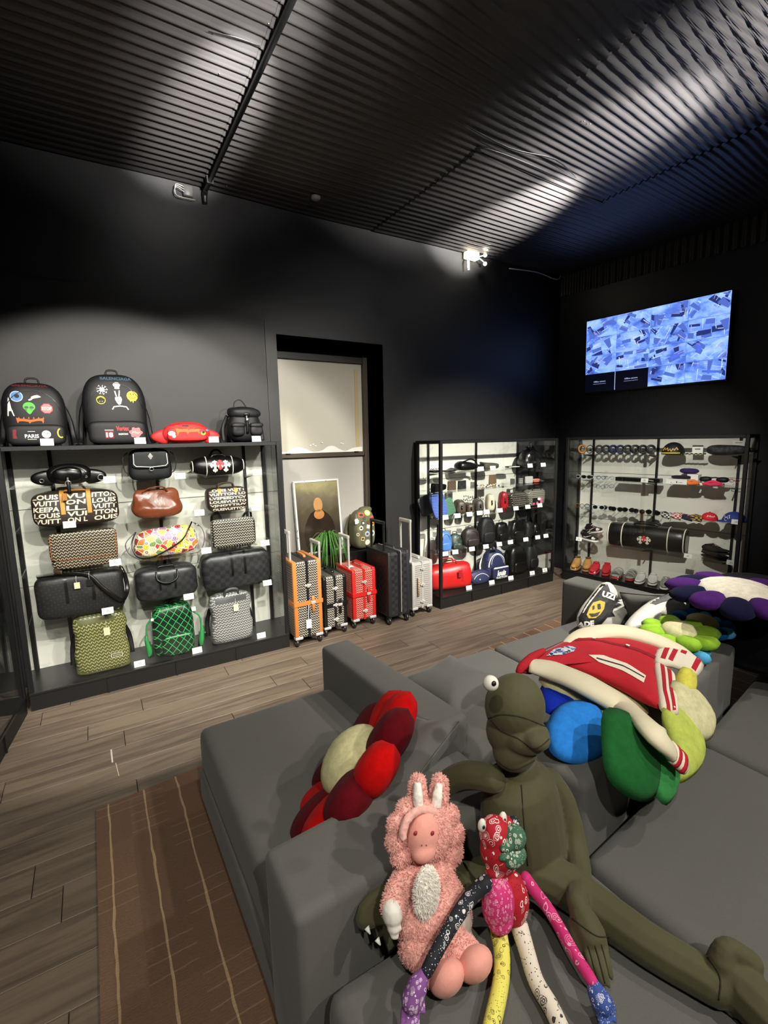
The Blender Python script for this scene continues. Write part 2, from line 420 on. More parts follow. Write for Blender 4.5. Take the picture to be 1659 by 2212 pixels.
# ---- floor: planks laid along the wall, each its own piece
def plankgrain():
    x, y, z = xyz(); return nz(1, vec(x*1.6, y*26, 0), det=7, rough=.65, dist=.4)
def plankcol():
    x, y, z = xyz(); i = V.nt.nodes.new('ShaderNodeObjectInfo'); r = V(i.outputs['Random'])
    g = nz(1, vec(x*1.3+r*9, y*17+r*31, 0), det=7, rough=.62, dist=.5)
    c = ramp(g, [(.28, (66, 55, 45)), (.46, (94, 81, 68)), (.58, (114, 100, 84)), (.74, (84, 71, 59))])
    return mix((r*.34), c, mix(r, (78, 66, 55), (116, 103, 87)))
FLM = mat('grey_brown_plank', plankcol, .5, bump=plankgrain, bstr=.3, bdist=.002)
floor = struct('floor', bx(-1.35, 6.6, -3.4, YW+.4, -.06, -.011), mat('dark_underfloor', (40, 32, 26), .9), smooth=False)
pm = bx(0, 1.217, 0, .181, -.012, 0, bev=.0016); pme = bpy.data.meshes.new('plank'); pm.to_mesh(pme); pm.free(); pme.materials.append(FLM)
row = 0; y = -.55
while y < YW+.3:
    x = -1.35-random.random()*1.1
    while x < 5.7:
        if True:
            o = bpy.data.objects.new('plank', pme); COL.objects.link(o); o.location = (x, y, 0); o.parent = floor
        x += 1.22
    y += .1835; row += 1
# two pale chips along plank ends
for a, b in (((240, 1619), (243, 1647)), ((250, 1648), (257, 1676))):
    p = Z(*a, .001); q = Z(*b, .001); d = (q-p).normalized(); s = Vector((d.y, -d.x, 0))*(.004 if a[0] == 240 else .0015)
    bm = NB(); bm.faces.new([bm.verts.new(t) for t in (p-s, q-s, q+s, p+s)])
    obj('paint_chip', bm, mat('pale_chip', (205, 195, 180), .6), floor, smooth=False)
# ---- ceiling of corrugated sheets
def ceil_h(x, y):
    s = .115*max(0, min(1.6, (3.1-y)/1.1)); ph = y-s*max(0, x-1.05)
    sag = .018*noise.noise(Vector((x*.8, y*.5, 3)))
    return HC+sag+.0085*sin(ph*2*pi/.076)+.003*sin(ph*4*pi/.076)
def sheet(x0, x1, y0, y1, drop=0.):
    bm = NB(); nx = max(2, int((x1-x0)/.16)); ny = int((y1-y0)/.0085); g = []
    for i in range(nx+1):
        x = x0+(x1-x0)*i/nx; g.append([bm.verts.new((x, y0+(y1-y0)*j/ny, ceil_h(x, y0+(y1-y0)*j/ny)-drop)) for j in range(ny+1)])
    for a, b in zip(g, g[1:]):
        for j in range(ny): bm.faces.new((a[j], b[j], b[j+1], a[j+1]))
    return bm
ceiling = struct('ceiling', bx(-1.35, 6.6, -3.4, YW+.4, HC+.06, HC+.12), BLK, smooth=False)
for x0, x1, y0, y1, d in ((-1.3, 1.0, -.6, YW+.1, 0), (.96, 2.62, -.6, YW+.1, .004), (2.58, 4.1, 2.86, YW+.1, .012), (2.58, 4.1, -.6, 2.90, .001), (4.06, 5.9, -.6, YW+.1, .006), (-1.3, 5.9, -3.3, -.58, .003)):
    obj('corrugated_sheet', sheet(x0, x1, y0, y1, d), CEIL, ceiling)
# torn seam between sheets: a lifted edge
p = [Z(1040, 318, HC-.02), Z(1090, 335, HC-.035), Z(1170, 368, HC-.045), Z(1250, 405, HC-.02)]
obj('lifted_seam', tb(p, [.004, .012, .014, .003], n=6, flat=(1, .25)), BLK, ceiling)
p = [Z(990, 262, HC-.015), Z(1100, 320, HC-.03), Z(1200, 345, HC-.03), Z(1245, 385, HC-.015)]
obj('lifted_seam', tb(p, [.003, .008, .008, .002], n=6, flat=(1, .25)), BLK, ceiling)
p = [Z(450, 68, HC-.015), Z(510, 82, HC-.025), Z(562, 100, HC-.015)]
obj('lifted_seam', tb(p, [.003, .008, .003], n=6, flat=(1, .25)), BLK, ceiling)
for i in range(8):                                   # punched slots
    q = Z(1034-i*13.5, 322+i*11, HC-.012)
    obj('punched_slot', bx(-.02, .02, -.012, .012, -.004, .004, mtx=Matrix.Translation(q) @ rotZ(.7)), BLK, ceiling, smooth=False)
for q in ((1250, 85), (1275, 268), (1262, 262), (463, 72), (580, 52), (474, 160), (490, 402)):
    ell_ = NB(); ell(ell_, Z(*q, HC-.014), (.006, .006, .003), 1); obj('screw_head', ell_, STEEL, ceiling)
# ---- conduit, junction box, sensor, emergency lamp, cable
t = thing('ceiling_conduit', 'black conduit running across the ceiling to the wall', 'conduit', (.99, 4.3, HC-.05))
obj('pipe', tb([(.99, -2.6, HC-.045), (.99, 4.30, HC-.045)], .016, k=1, n=10), BLK, t, world=True)
obj('elbow', tb([(.99, 4.26, HC-.045), (.99, 4.315, HC-.055), (.99, 4.33, HC-.12)], [.018, .022, .018], n=10), BLK, t, world=True)
for yy in (2.2, 4.12): obj('strap', bx(.965, 1.015, yy-.012, yy+.012, HC-.064, HC-.01), BLK, t, world=True, smooth=False)
t = thing('junction_box', 'small junction box with loose wires at the conduit end', 'electrical box', (.9, YW, 3.80))
obj('box_body', bx(-.075, .0, -.05, 0, -.03, .05, bev=.006), mat('grey_box', (70, 70, 68), .5), t)
for k in range(3): obj('wire', tb([(-.06, -.045, .03-k*.02), (-.13, -.06, .03-k*.01), (-.13, -.06, -.05), (-.05+k*.03, -.06, -.055)], .003, n=6), mat('pale_wire', (150, 148, 140), .5), t)
t = thing('ceiling_sensor', 'small round sensor on the ceiling near the wall', 'sensor', tuple(Z(682, 428, HC-.03)))
obj('disc', lathe(NB(), [(0, -.012), (.03, -.012), (.04, -.002), (.042, .012), (0, .014)]), mat('grey_plastic', (150, 148, 144), .4), t)
e = P(1025, 555, 1, 4.28)
t = thing('emergency_lamp', 'bright white emergency lamp with two small heads high on the wall', 'lamp', tuple(e))
WP = mat('white_plastic', (225, 220, 205), .35); LITW = mat('lit_plastic', (255, 240, 205), .4, emis=2.2)
obj('housing', bx(-.12, .05, -.03, .05, -.03, .045, bev=.012, seg=2), LITW, t)
for sx, sz in ((.13, .03), (.13, -.06)):
    h = NB(); ell(h, (sx, -.03, sz), (.022, .022, .022), 2); obj('lamp_head', h, LITW, t)
    obj('arm', tb([(.04, -.01, 0), (.09, -.03, sz*.6), (sx, -.03, sz)], .006, n=6), WP, t)
obj('bracket', tb([(-.09, 0, -.03), (-.11, -.02, -.07), (-.105, -.02, -.16)], [.018, .016, .014], n=6, flat=(1, .4)), WP, t)
l = bpy.data.lights.new('emergency_bulb', 'POINT'); l.energy = 1.2; l.shadow_soft_size = .02; l.color = (1, .93, .8)
lo = bpy.data.objects.new('emergency_bulb', l); COL.objects.link(lo); lo.location = e+Vector((.1, -.09, .0))
def rw(px, py, out=.03): return on(px, py, RO-Vector((out, 0, 0)), (cos(RA), sin(RA), 0))
pts = [P(1100, 580, 1, YW-.02), P(1160, 588, 1, YW-.02), P(1203, 604, 1, YW-.03), rw(1212, 590, .04), rw(1215, 560, .05), rw(1262, 540, .05), rw(1400, 487, .05), rw(1500, 452, .05), rw(1610, 388, .05)]
tag(obj('white_cable', tb(pts, .006, n=6, k=3), WP), 'thin white cable sagging across the upper corner of the room', 'cable')
# ---- window recess
recess = struct('window_1', box(box(box(NB(), 1.46, 1.54, YW+.0, 4.66, 0, 2.79), 2.60, 2.68, YW+.0, 4.66, 0, 2.79), 1.46, 2.68, YW, 4.66, 2.71, 2.79), mat('black_reveal', (24, 24, 23), .5), smooth=False)
FRM = mat('bronze_frame', (78, 70, 58), .45, .3)
obj('stile', bx(2.545, 2.60, 4.55, 4.62, .6, 2.71, bev=.004), FRM, recess, smooth=False)
obj('stile', bx(1.54, 1.575, 4.57, 4.62, .6, 2.71, bev=.004), FRM, recess, smooth=False)
obj('rail', bx(1.575, 2.545, 4.56, 4.61, 1.655, 1.70, bev=.004), FRM, recess, smooth=False)
obj('rail', bx(1.54, 2.60, 4.56, 4.62, 2.615, 2.71, bev=.004), mat('dark_bronze', (30, 27, 22), .5), recess, smooth=False)
for x in (1.65, 2.42): obj('latch', bx(x, x+.05, 4.545, 4.56, 1.692, 1.703, bev=.002), BLK, recess, smooth=False)
PAN = mat('frosted_pane', lambda: mix(nz(1.4, det=3), (178, 174, 158), (200, 197, 182)), .25, coat=.4)
PAN2 = mat('frosted_pane_lower', lambda: mix(nz(1.2, det=2), (156, 153, 146), (172, 170, 162)), .25, coat=.3)
obj('upper_pane', bx(1.575, 2.545, 4.59, 4.60, 1.70, 2.62), PAN, recess, smooth=False)
obj('lower_pane', bx(1.575, 2.545, 4.60, 4.61, .6, 1.66), PAN2, recess, smooth=False)
obj('backing_strip', bx(2.46, 2.50, 4.585, 4.592, 1.72, 2.56), mat('warm_strip', (190, 170, 120), .5), recess, smooth=False)
pts = [(1.60, .03), (1.66, .012), (1.72, .045), (1.80, .06), (1.88, .04), (1.95, .012), (2.05, .02), (2.12, .06), (2.19, .065), (2.26, .03), (2.33, .01), (2.42, .04), (2.53, .05)]
bm = NB(); fs = smooth_path([(x, 4.583, 1.70+z) for x, z in pts], 4); lo_ = [bm.verts.new((p.x, 4.580, 1.70)) for p in fs]; up_ = [bm.verts.new(p) for p in fs]
for i in range(len(fs)-1): bm.faces.new((lo_[i], lo_[i+1], up_[i+1], up_[i]))
obj('foam_drift', bm, mat('foam_white', (232, 230, 222), .5), recess, smooth=False)
for x, z in ((1.93, .075), (1.96, .085), (2.06, .10), (2.28, .09), (2.30, .085), (1.985, .07)):
    b_ = NB(); ell(b_, (x, 4.585, 1.70+z), (.011, .004, .008), 2); obj('foam_fleck', b_, MATS['foam_white'], recess)
struct('trim_4', bx(1.54, 2.60, 4.33, 4.66, 0, .665, bev=.004), mat('black_sill', (16, 16, 16), .3), smooth=False)
# ================================================================ DISPLAY CABINETS
BACK = mat('white_veined_board', lambda: mix(nz(2.4, det=8, rough=.7, dist=1.6).gt(.60)*.22, mix(nz(1.5), (214, 212, 202), (228, 226, 216)), (150, 150, 146)), .3)  # white board with faint grey veining
DECK = mat('black_deck_board', lambda: mix(nz(30, det=3), (17, 17, 17), (26, 26, 26)), .3)
BACKD = mat('dark_back_board', lambda: mix(nz(2), (44, 44, 46), (58, 58, 60)), .35)
def cabinet(label, loc, rz, W, H, D, shelves, ups, topm, back=BACK, deckz=.13, dark_from=None):
    t = thing('display_cabinet', label, 'cabinet', loc, rz)
    p = .032
    for nm, x0, x1, y0, y1 in (('post', 0, p, 0, p), ('post', W-p, W, 0, p), ('post', 0, p, D-p, D), ('post', W-p, W, D-p, D)):
        obj(nm, bx(x0, x1, y0, y1, deckz, H, bev=.002), BLK, t, smooth=False)
    for x0, x1, y0, y1 in ((p, W-p, 0, p), (p, W-p, D-p, D), (0, p, p, D-p), (W-p, W, p, D-p)):
        obj('top_rail', bx(x0, x1, y0, y1, H-.03, H, bev=.002), BLK, t, smooth=False)
    obj('plinth', bx(.004, W-.004, .006, D, 0, deckz-.015), mat('black_plinth', (15, 15, 15), .5), t, smooth=False)
    for k in range(1, 4 if W > 1.5 else 2):
        obj('joint_strip', bx(W*k/4-.006, W*k/4+.006, -.002, .006, 0, deckz-.02), BLK, t, smooth=False)
    obj('deck', bx(0, W, 0, D, deckz-.018, deckz, bev=.002), DECK, t, smooth=False)
    xs_ = [p]+list(ups)+[W-p]
    for a, b in zip(xs_, xs_[1:]):               # back boards between the uprights, in two heights
        for z0, z1 in ((deckz, .78), (.783, 1.36), (1.363, H-.03)):
            m_ = BACKD if (dark_from is not None and a >= dark_from) else back  # boards from dark_from onwards take the darker tone
            obj('back_board', bx(a+.002, b-.002, D-.008, D-.002, z0+.001, z1-.001), m_, t, smooth=False)
    obj('top_panel', bx(p, W-p, p, D-p, H-.012, H-.002), topm, t, smooth=False)
    for x in ups: obj('upright', bx(x-.012, x+.012, D-.028, D-.009, deckz, H-.03, bev=.001), BLK, t, smooth=False)
    for z in shelves:
        obj('glass_shelf', bx(.04, W-.04, .035, D-.03, z-.008, z, bev=.0008), SHELFG, t, smooth=False)
        for x in ups:
            bm = NB(); q = [bm.verts.new((x+s, yy, zz)) for s in (-.005, .005) for yy, zz in ((D-.028, z-.009), (D-.26, z-.009), (D-.26, z-.016), (D-.028, z-.05))]
            bm.faces.new(q[:4]); bm.faces.new(q[4:][::-1])
            for i in range(4): bm.faces.new((q[i], q[(i+1) % 4], q[4+(i+1) % 4], q[4+i]))
            obj('shelf_bracket', bm, BLK, t, smooth=False)
    obj('glass_door', bx(p, W/2+.02, .018, .023, deckz+.004, H-.032), GLASS, t, smooth=False)
    obj('glass_door', bx(W/2-.02, W-p, .006, .011, deckz+.004, H-.032), GLASS, t, smooth=False)
    obj('side_glass', bx(.012, .017, p, D-p, deckz+.004, H-.032), GLASS, t, smooth=False)
    obj('side_glass', bx(W-.017, W-.012, p, D-p, deckz+.004, H-.032), GLASS, t, smooth=False)
    return t
CY = 3.895
TOPS = mat('black_top_panel', (14, 14, 14), .3)
C1 = cabinet('black framed glass cabinet at left filled with handbags and duffels', (-.52, CY, 0), 0, 1.885, 1.822, .44, (.59, .943, 1.253, 1.55), (.26, .97, 1.69), TOPS)
C2 = cabinet('black framed glass cabinet full of small leather goods beside the room corner', (3.055, CY-.015, 0), 0, 1.82, 1.80, .44, (.57, .967, 1.258, 1.458), (.16, .87, 1.57), GLASS, dark_from=1.5)
A3 = radians(8); C3P = Vector((5.035, 3.893, 0)); C3R = Vector((sin(A3), -cos(A3), 0)); C3N = Vector((cos(A3), sin(A3), 0))
C3 = cabinet('black framed glass cabinet of sunglasses and sneakers under the wall screen', tuple(C3P), radians(-90)+A3, 1.855, 1.805, .34, (.523, .935, 1.295, 1.605), (.19, .94, 1.71), GLASS, deckz=.13)
C4 = cabinet('dark empty glass cabinet cut off by the left edge of the picture', (-.79, 2.05, 0), radians(82), 1.86, 1.82, .40, (.59, .943, 1.253, 1.55), (.26, .97, 1.69), TOPS, back=BACKD)
# ================================================================ WALL SCREEN
SP = RM @ Vector((-.07, -1.185, 2.786)); SW, SH = 1.515, .852
tv = thing('wall_screen', 'large wall screen showing a grid of camera views', 'screen', tuple(SP), 0)
tv.rotation_euler = (0, radians(-1.6), RA); WM[tv.name] = tv.matrix_basis.copy()
# local: x into wall, +y to viewer's left, z up
obj('bezel', bx(.0, .045, -SW/2-.012, SW/2+.012, -SH/2-.016, SH/2+.012, bev=.004), BLK, tv, smooth=False)
obj('wall_mount', bx(.045, .068, -.3, .3, -.2, .2), BLK, tv, smooth=False)
for k, yy in enumerate((.24, -.09)):
    obj('hanging_cord', tb([(.05, yy, -SH/2-.01), (.04, yy, -SH/2-.08), (.045, yy+.01, -SH/2-.12)], .003, n=5), BLK, tv)
def feed(k, warm, dens):
    def f():
        x, y, z = xyz(); q = vec(y*2.2+k*7.3, z*3.2+k*3.1, k*1.0)
        f_ = nz(dens*.45, q, det=3, rough=.5, dist=.6); g = nz(1.2, q, det=1); d = nz(dens*3, q, det=3)
        return ramp(f_*.6+g*.3+d*.12, [(.30, (30, 44, 110)), (.44, (84, 120, 220)), (.54, (132, 172, 252)), (.64, (168, 202, 255)), (.76, warm)])
    return f
warms = [(200, 230, 255), (140, 240, 225), (250, 225, 170), (215, 200, 255)]
dk = mat('dark_feed', (8, 10, 26), .3, emis=.7)
for r in range(4):
    for c in range(4):
        y1 = SW/2-c*SW/4; z1 = SH/2-r*SH/4; k = r*4+c
        dark = r == 3 and c < 2
        m_ = dk if dark else mat('feed_%d' % k, feed(k, warms[(k*5+r) % 4], (4.5, 7, 3, 9)[(k*3+r) % 4]), .4, emis=1.15)
        o = obj('camera_feed', bx(-.002, 0, y1-SW/4+.001, y1-.001, z1-SH/4+.001, z1-.001), m_, tv, smooth=False)
        if not dark:
            rn = random.Random(k*17+3); yc, zc = y1-SW/8, z1-SH/8; hw, hh_ = SW/8-.006, SH/8-.006; sl = rn.uniform(-.8, .8); cl_ = lambda v_, l_: max(-l_, min(l_, v_))
            for mi, cc in enumerate(((40, 54, 120), (200, 222, 255), (84, 112, 204), (186, 176, 200))):
                bm = NB(); lay = -.0022-.0003*(mi+1)
                for j in range((3, 12, 4, 4)[mi]):
                    a_, b_ = rn.uniform(-hw, hw), rn.uniform(-hh_, hh_); L_, T_ = (rn.uniform(.05, .14), rn.uniform(.02, .06)) if mi in (0, 2) else (rn.uniform(.02, .12), rn.uniform(.002, .008)); th_ = sl+rn.choice((0, 0, pi/2*.9))+rn.uniform(-.15, .15)
                    q4 = [(cl_(a_+cos(th_)*u_*L_/2-sin(th_)*v_*T_/2*(1.5 if u_ > 0 else .6), hw), cl_(b_+sin(th_)*u_*L_/2+cos(th_)*v_*T_/2, hh_)) for u_, v_ in ((-1, -1), (1, -1), (1, 1), (-1, 1))]
                    if len(set(q4)) == 4: bm.faces.new([bm.verts.new((lay, yc+a2, zc+b2)) for a2, b2 in q4])
                obj('feed_shapes', bm, mat('feed_tone_%d' % mi, cc, .4, emis=1.), o, smooth=False)['kind'] = 'stuff'
        if dark:
            for s, ww, hh, dz in (('Offline camera', .15, .017, .01), (None, .16, .008, -.018)):
                bm = NB()
                for pl in (text(s, ww, hh, bold=.01) if s else squig(0, 0, ww, hh, 30)):
                    try: bm.faces.new([bm.verts.new((-.004, y1-SW/8-a, z1-SH/8+dz+b)) for a, b in pl])
                    except ValueError: pass
                obj('feed_caption', bm, mat('caption_glow', (190, 205, 255), .4, emis=.9), o, smooth=False)
obj('feed_divider', bx(-.004, -.002, SW/4-.003, SW/4+.003, -SH/2, -SH/4), mat('caption_glow', (190, 205, 255), .4, emis=.9), tv, smooth=False)
# ================================================================ RUG
def rugcol():
    x, y, z = xyz(); n_ = nz(3, vec(x*9, y*2, 0), det=2)
    lx = ((x*6.2+n_*.12).fr()-.5).ab().lt(.026); ly = ((y*16+nz(2, vec(x*3, y*3, 0))*.3).fr()-.5).ab().lt(.045)*nz(1, vec((x*6.2).fl()*3.7, (y*5.2).fl()*5.1, 0), det=0).gt(.52)
    blk_ = nz(1, vec((x*2.05).fl()*13.7, (y*1.3).fl()*7.1, 0), det=0)
    c = mix(blk_, (88, 66, 50), (136, 104, 78)); c = mix(nz(160, det=2)*.5, c, (60, 44, 34))
    return mix(lx*.8+ly*.22, c, (176, 148, 112))
RUGM = mat('brown_patterned_pile', rugcol, .95, bump=lambda: nz(1, vec(xyz()[0]*40, xyz()[1]*220, 0), det=3), bstr=.6, bdist=.006)
rc = [(-.14, -.9), (5.0, -.5), (4.9, 3.10), (-.145, 2.60)]
bm = NB(); lo_ = [bm.verts.new((x, y, .001)) for x, y in rc]; hi_ = [bm.verts.new((x, y, .010)) for x, y in rc]
bm.faces.new(lo_[::-1]); bm.faces.new(hi_)
for i in range(4): bm.faces.new((lo_[i], lo_[(i+1) % 4], hi_[(i+1) % 4], hi_[i]))
tag(obj('area_rug', bm, RUGM, smooth=False), 'large brown patterned rug under the sofa', 'rug')
# ================================================================ BAGS AND GOODS
def ring(bm, c, r, rr, mtx=None, n=18, m=6, sx=1, sz=1, a0=0, a1=360):
    """ring in the local xz plane"""
    cl = a1-a0 >= 360; pts = [(cos(radians(a0+(a1-a0)*i/n))*r*sx, 0, sin(radians(a0+(a1-a0)*i/n))*r*sz) for i in range(n+1)]
    t = bmesh.new(); tube(t, pts, rr, n=m, k=1, up=(0, 1, 0)); return join(bm, t, Matrix.Translation(c) @ (mtx or Matrix.Identity(4)))
def strapline(pts, w, t, up=(0, -1, 0), k=4): return tb(pts, 1, n=6, k=k, flat=(w/2, t/2), up=up)
def duffel(label, cx, z, w, h, d, m, trim, loc=None, rz=0, y=4.02, handles=True, straps=(-.17, .17), piping=None, e=2.6, sag=.0, wr=.004, name='duffel_bag', cat='bag', group=None, strap_m=None, lean=0, ex=None):
    t = thing(name, label, cat, loc or (cx, y+d/2, z), rz, group)
    def f(x, y_, z_):
        k = 1-.06*abs(x)**3; zz = z_*(1-sag*(1-abs(x))*.5) if z_ > 0 else z_
        return x, y_*k*(1-.12*max(z_, 0)), zz
    b = obj('body', sb(w, d, h, e=e, n=11, fn=lambda x, y_, z_: f(*(lambda X: (X, y_*(1 if e < 3 else 1), z_))(x)), wr=wr, wf=9, seed=len(label)), m, t)
    S = 1.004
    for s in straps or ():
        if s is None: continue
        x = s*w; ym = d/2
        obj('band', decal_band(b, x, w*.035 if not strap_m else w*.05, h), strap_m or trim, t)
    if piping:
        for s in (-.47, .47, -.24, .24): obj('piping', hoop(b, s*w, .004), piping, t)
    if handles:
        for sy in (-1, 1):
            yy = sy*d*.22; hw = w*.13; top = h+h*.13 if sy > 0 else h*.93
            obj('handle', tb([(-hw, yy*1.3-.01*sy, h*.86), (-hw*.9, yy*1.05, h*.99), (-hw*.4, yy, top+.02), (hw*.4, yy, top+.02), (hw*.9, yy*1.05, h*.99), (hw, yy*1.3-.01*sy, h*.86)], .008, n=7), trim, t)
    obj('zipper', decal('zipper', b, stroke([(-w*.4, -.0), (w*.4, 0)], .006), STEEL, None, u=(1, 0, 0), v=(0, 1, 0), off=.002).data and NB(), STEEL, t) if False else None
    return t, b
def hoop(b, x, r, frac=1.):
    """a cord round the body in the plane x = const"""
    t = bmesh.new(); t.from_mesh(b.data); tr = BVHTree.FromBMesh(t)
    zs = [v.co.z for v in t.verts]; ys = [v.co.y for v in t.verts]; c = Vector((x, sum(ys)/len(ys), (max(zs)+min(zs))/2)); t.free()
    pts = []
    for i in range(29):
        a = 2*pi*i/28; dr = Vector((0, cos(a), sin(a))); h = tr.ray_cast(c+dr*2, -dr)
        if h[0] is not None: pts.append(h[0]+dr*r*.4)
    return tb(pts, r, n=6, k=1, up=(1, 0, 0)) if len(pts) > 3 else NB()
def decal_band(b, x, w, h):
    t = bmesh.new(); t.from_mesh(b.data); tr = BVHTree.FromBMesh(t)
    zs = [v.co.z for v in t.verts]; ys = [v.co.y for v in t.verts]; c = Vector((0, sum(ys)/len(ys), (max(zs)+min(zs))/2)); t.free()
    bm = NB(); prev = None
    for i in range(33):
        a = -.35+(pi+.7)*i/32+pi/2*0; dr = Vector((0, -cos(a), sin(a))); row = []
        for s in (-.5, 0, .5):
            o = c+Vector((x+s*w, 0, 0)); hh = tr.ray_cast(o+dr*2, -dr)
            row.append(bm.verts.new((hh[0] if hh[0] is not None else o)+dr*.0025))
        if prev:
            for j in (0, 1): bm.faces.new((prev[j], prev[j+1], row[j+1], row[j]))
        prev = row
    return bm
def hang_tag(t, x, y, z, w=.03, h=.045, m=None):
    s = obj('tag', bx(-w/2, w/2, -.001, .001, -h, 0, mtx=Matrix.Translation((x, y, z))), m or mat('cream_tag', (228, 216, 176), .6), t, smooth=False)
    obj('tag_string', tb([(0, .008, .05), (-.004, .002, .02), (0, 0, 0)], .001, n=4, k=2) if False else tb([(x, y+.004, z+.05), (x-.003, y, z+.02), (x, y, z-.004)], .001, n=4, k=2), WHITE, t)
    return s
def patch(t, b, polys, m, name='patch', off=.003, **k): return decal(name, b, polys, m, t, off=off, **k)
cards = {}
def card(loc, of, rz=0, s=1., lean=12):
    t = thing('price_card', 'small white price card in front of the '+of, 'card', loc, rz, None)
    M_ = Matrix.Translation((0, 0, .0)) @ rotX(radians(-lean))
    obj('card_sheet', bx(-.0375*s, .0375*s, -.0008, .0008, 0, .047*s, mtx=M_), CARD, t, smooth=False)
    bm = NB()
    for z0, a, b in ((.030, -.012, .012), (.024, -.006, .010), (.018, -.018, .016)):
        bm.faces.new([bm.verts.new(M_ @ Vector((x*s, -.0014, q*s))) for x, q in ((a, z0-.0022), (b, z0-.0022), (b, z0), (a, z0))])
    obj('card_print', bm, INK, t, smooth=False)
    return t
# ---------------------------------------------------------------- materials of the goods
GY_BR = mat('brown_chevron_canvas', weave((34, 25, 20), (196, 182, 152)), .45)
GY_OL = mat('olive_chevron_canvas', weave((74, 76, 38), (176, 172, 118), 36, 40), .38, bump=lambda: nz(5, det=2), bstr=.25, bdist=.02)
GY_GR = mat('grey_chevron_canvas', weave((84, 84, 86), (192, 190, 184), 40, 44), .42)
GY_BK = mat('black_chevron_canvas', weave((20, 19, 19), (196, 190, 172), 46, 44), .45)
GY_RD = mat('red_chevron_canvas', weave((140, 16, 16), (214, 176, 158), 46, 46), .45)
GY_BL = mat('blue_chevron_canvas', weave((30, 58, 140), (120, 148, 210), 60, 60), .45)
GY_GN = mat('green_chevron_canvas', weave((30, 74, 58), (120, 160, 130), 60, 60), .45)
DAM = mat('dark_check_canvas', check((15, 15, 17), (33, 34, 37)), .4, bump=lambda: nz(4, det=2), bstr=.3, bdist=.02)
MONO = mat('dark_monogram_canvas', mono((19, 19, 20), (38, 38, 40)), .5)
BROWNLE = mat('brown_leather', var((120, 62, 38), 6, .25), .3, bump=lambda: nz(7, det=3, dist=.8), bstr=.5, bdist=.02)
MUR = mat('multicolour_swirl_canvas', blobs([(206, 60, 70), (232, 206, 70), (180, 130, 170), (226, 218, 190), (120, 150, 90), (222, 130, 60), (150, 60, 50), (238, 214, 96)], 24), .4)
GRN = mat('green_lattice_leather', lattice((10, 26, 18), (54, 178, 92), 17, .09), .38)
GRNP = mat('green_leather', (34, 132, 66), .35)
REDC = mat('red_nylon', var((196, 34, 34), 8, .2), .6)
ORG = mat('orange_print', (222, 104, 40), .6); YEL = mat('yellow_print', (230, 214, 40), .6); GRE = mat('green_print', (84, 186, 62), .6)
REDP = mat('red_print', (206, 52, 58), .6); PNK = mat('pink_print', (226, 120, 118), .6); BLU = mat('blue_print', (90, 140, 200), .6)
GOLD = mat('tan_trim', (208, 150, 62), .5); DRED = mat('dark_red_print', (120, 26, 34), .6)
SZ = {5: 1.823, 4: 1.551, 3: 1.254, 2: .944, 1: .591, 0: .131}
# ---------------------------------------------------------------- on top of the left cabinet
def zipline(t, b, pts, m=STEEL, w=.004): return decal('zipper', b, stroke(pts, w), m, t, off=.003)
def big_backpack(label, cx, w, h, d=.2):
    t = thing('backpack', label, 'backpack', (cx, 4.14, SZ[5]))
    def f(x, y, z):
        k = 1-.16*max(z, 0)**2-.05*(1-z)*.3
        return x*k, y*(1-.25*max(z, 0)), z
    b = obj('body', sb(w, d, h, e=3.6, n=11, fn=f, wr=.004, seed=int(cx*9)), BLKNY, t)
    p = obj('front_pocket', sb(w*.9, d*.5, h*.33, e=5, n=8, c=(0, -d*.33, .004), wr=.003), BLKNY, t)
    obj('top_handle', tb([(-.04, .04, h*.96), (-.03, .04, h+.03), (.03, .04, h+.03), (.04, .04, h*.96)], .007, n=6), BLKNY, t)
    for s in (-1, 1): obj('shoulder_strap', strapline([(s*w*.3, .09, h*.9), (s*w*.5, .11, h*.5), (s*w*.56, .1, .06), (s*w*.58, .0, .008)], .035, .008), BLKNY, t)
    decal('zipper', b, stroke(arc(0, h*.45, w*.43, h*.42, 10, 170), .005), BLK, t, off=.004)
    return t, b, p
t, b, p = big_backpack('black backpack with an alien head, a stop sign and a tower among its patches', -.30, .37, .43)
bb = [b, p]
patch(t, b, [ngon(-.085, .33, .036, 20)], mat('pale_blue_print', (196, 214, 226), .6)); patch(t, b, [ngon(-.085, .33, .031, 18)], BLU, off=.0036); patch(t, b, [ngon(-.082, .332, .014, 9)], mat('dark_blue_print', (16, 22, 40), .6), off=.0044)
patch(t, b, [[(-.022, .31), (-.008, .318), (-.004, .330), (.012, .338), (.03, .342), (.044, .335), (.05, .328), (.03, .322), (.012, .318), (.002, .314), (-.006, .306), (-.02, .302)]], WHITE)
tw = [[(-.145, .20), (-.138, .20), (-.134, .235), (-.131, .30), (-.128, .30), (-.122, .235), (-.112, .20), (-.105, .20), (-.118, .25), (-.126, .31), (-.130, .325), (-.134, .31), (-.14, .25)], rect(-.140, .232, -.112, .237), rect(-.137, .258, -.120, .262)]
patch(t, b, tw, WHITE)
patch(t, b, [ngon(-.022, .262, .034, 20, 1, .9), [(-.052, .25), (.008, .25), (-.014, .218), (-.022, .212), (-.03, .218)]], GRE)
patch(t, b, [ngon(-.037, .258, .012, 12, 1, .7, .6), ngon(-.008, .258, .012, 12, 1, .7, -.6)], BLK, off=.0045)
patch(t, b, [ngon(.075, .252, .036, 8, 1, 1, pi/8)], REDP); patch(t, b, [ngon(.075, .252, .032, 8, 1, 1, pi/8)], PNK, off=.0034); patch(t, b, text('STOP', .056, .022, .075, .252, .03), WHITE, off=.005)
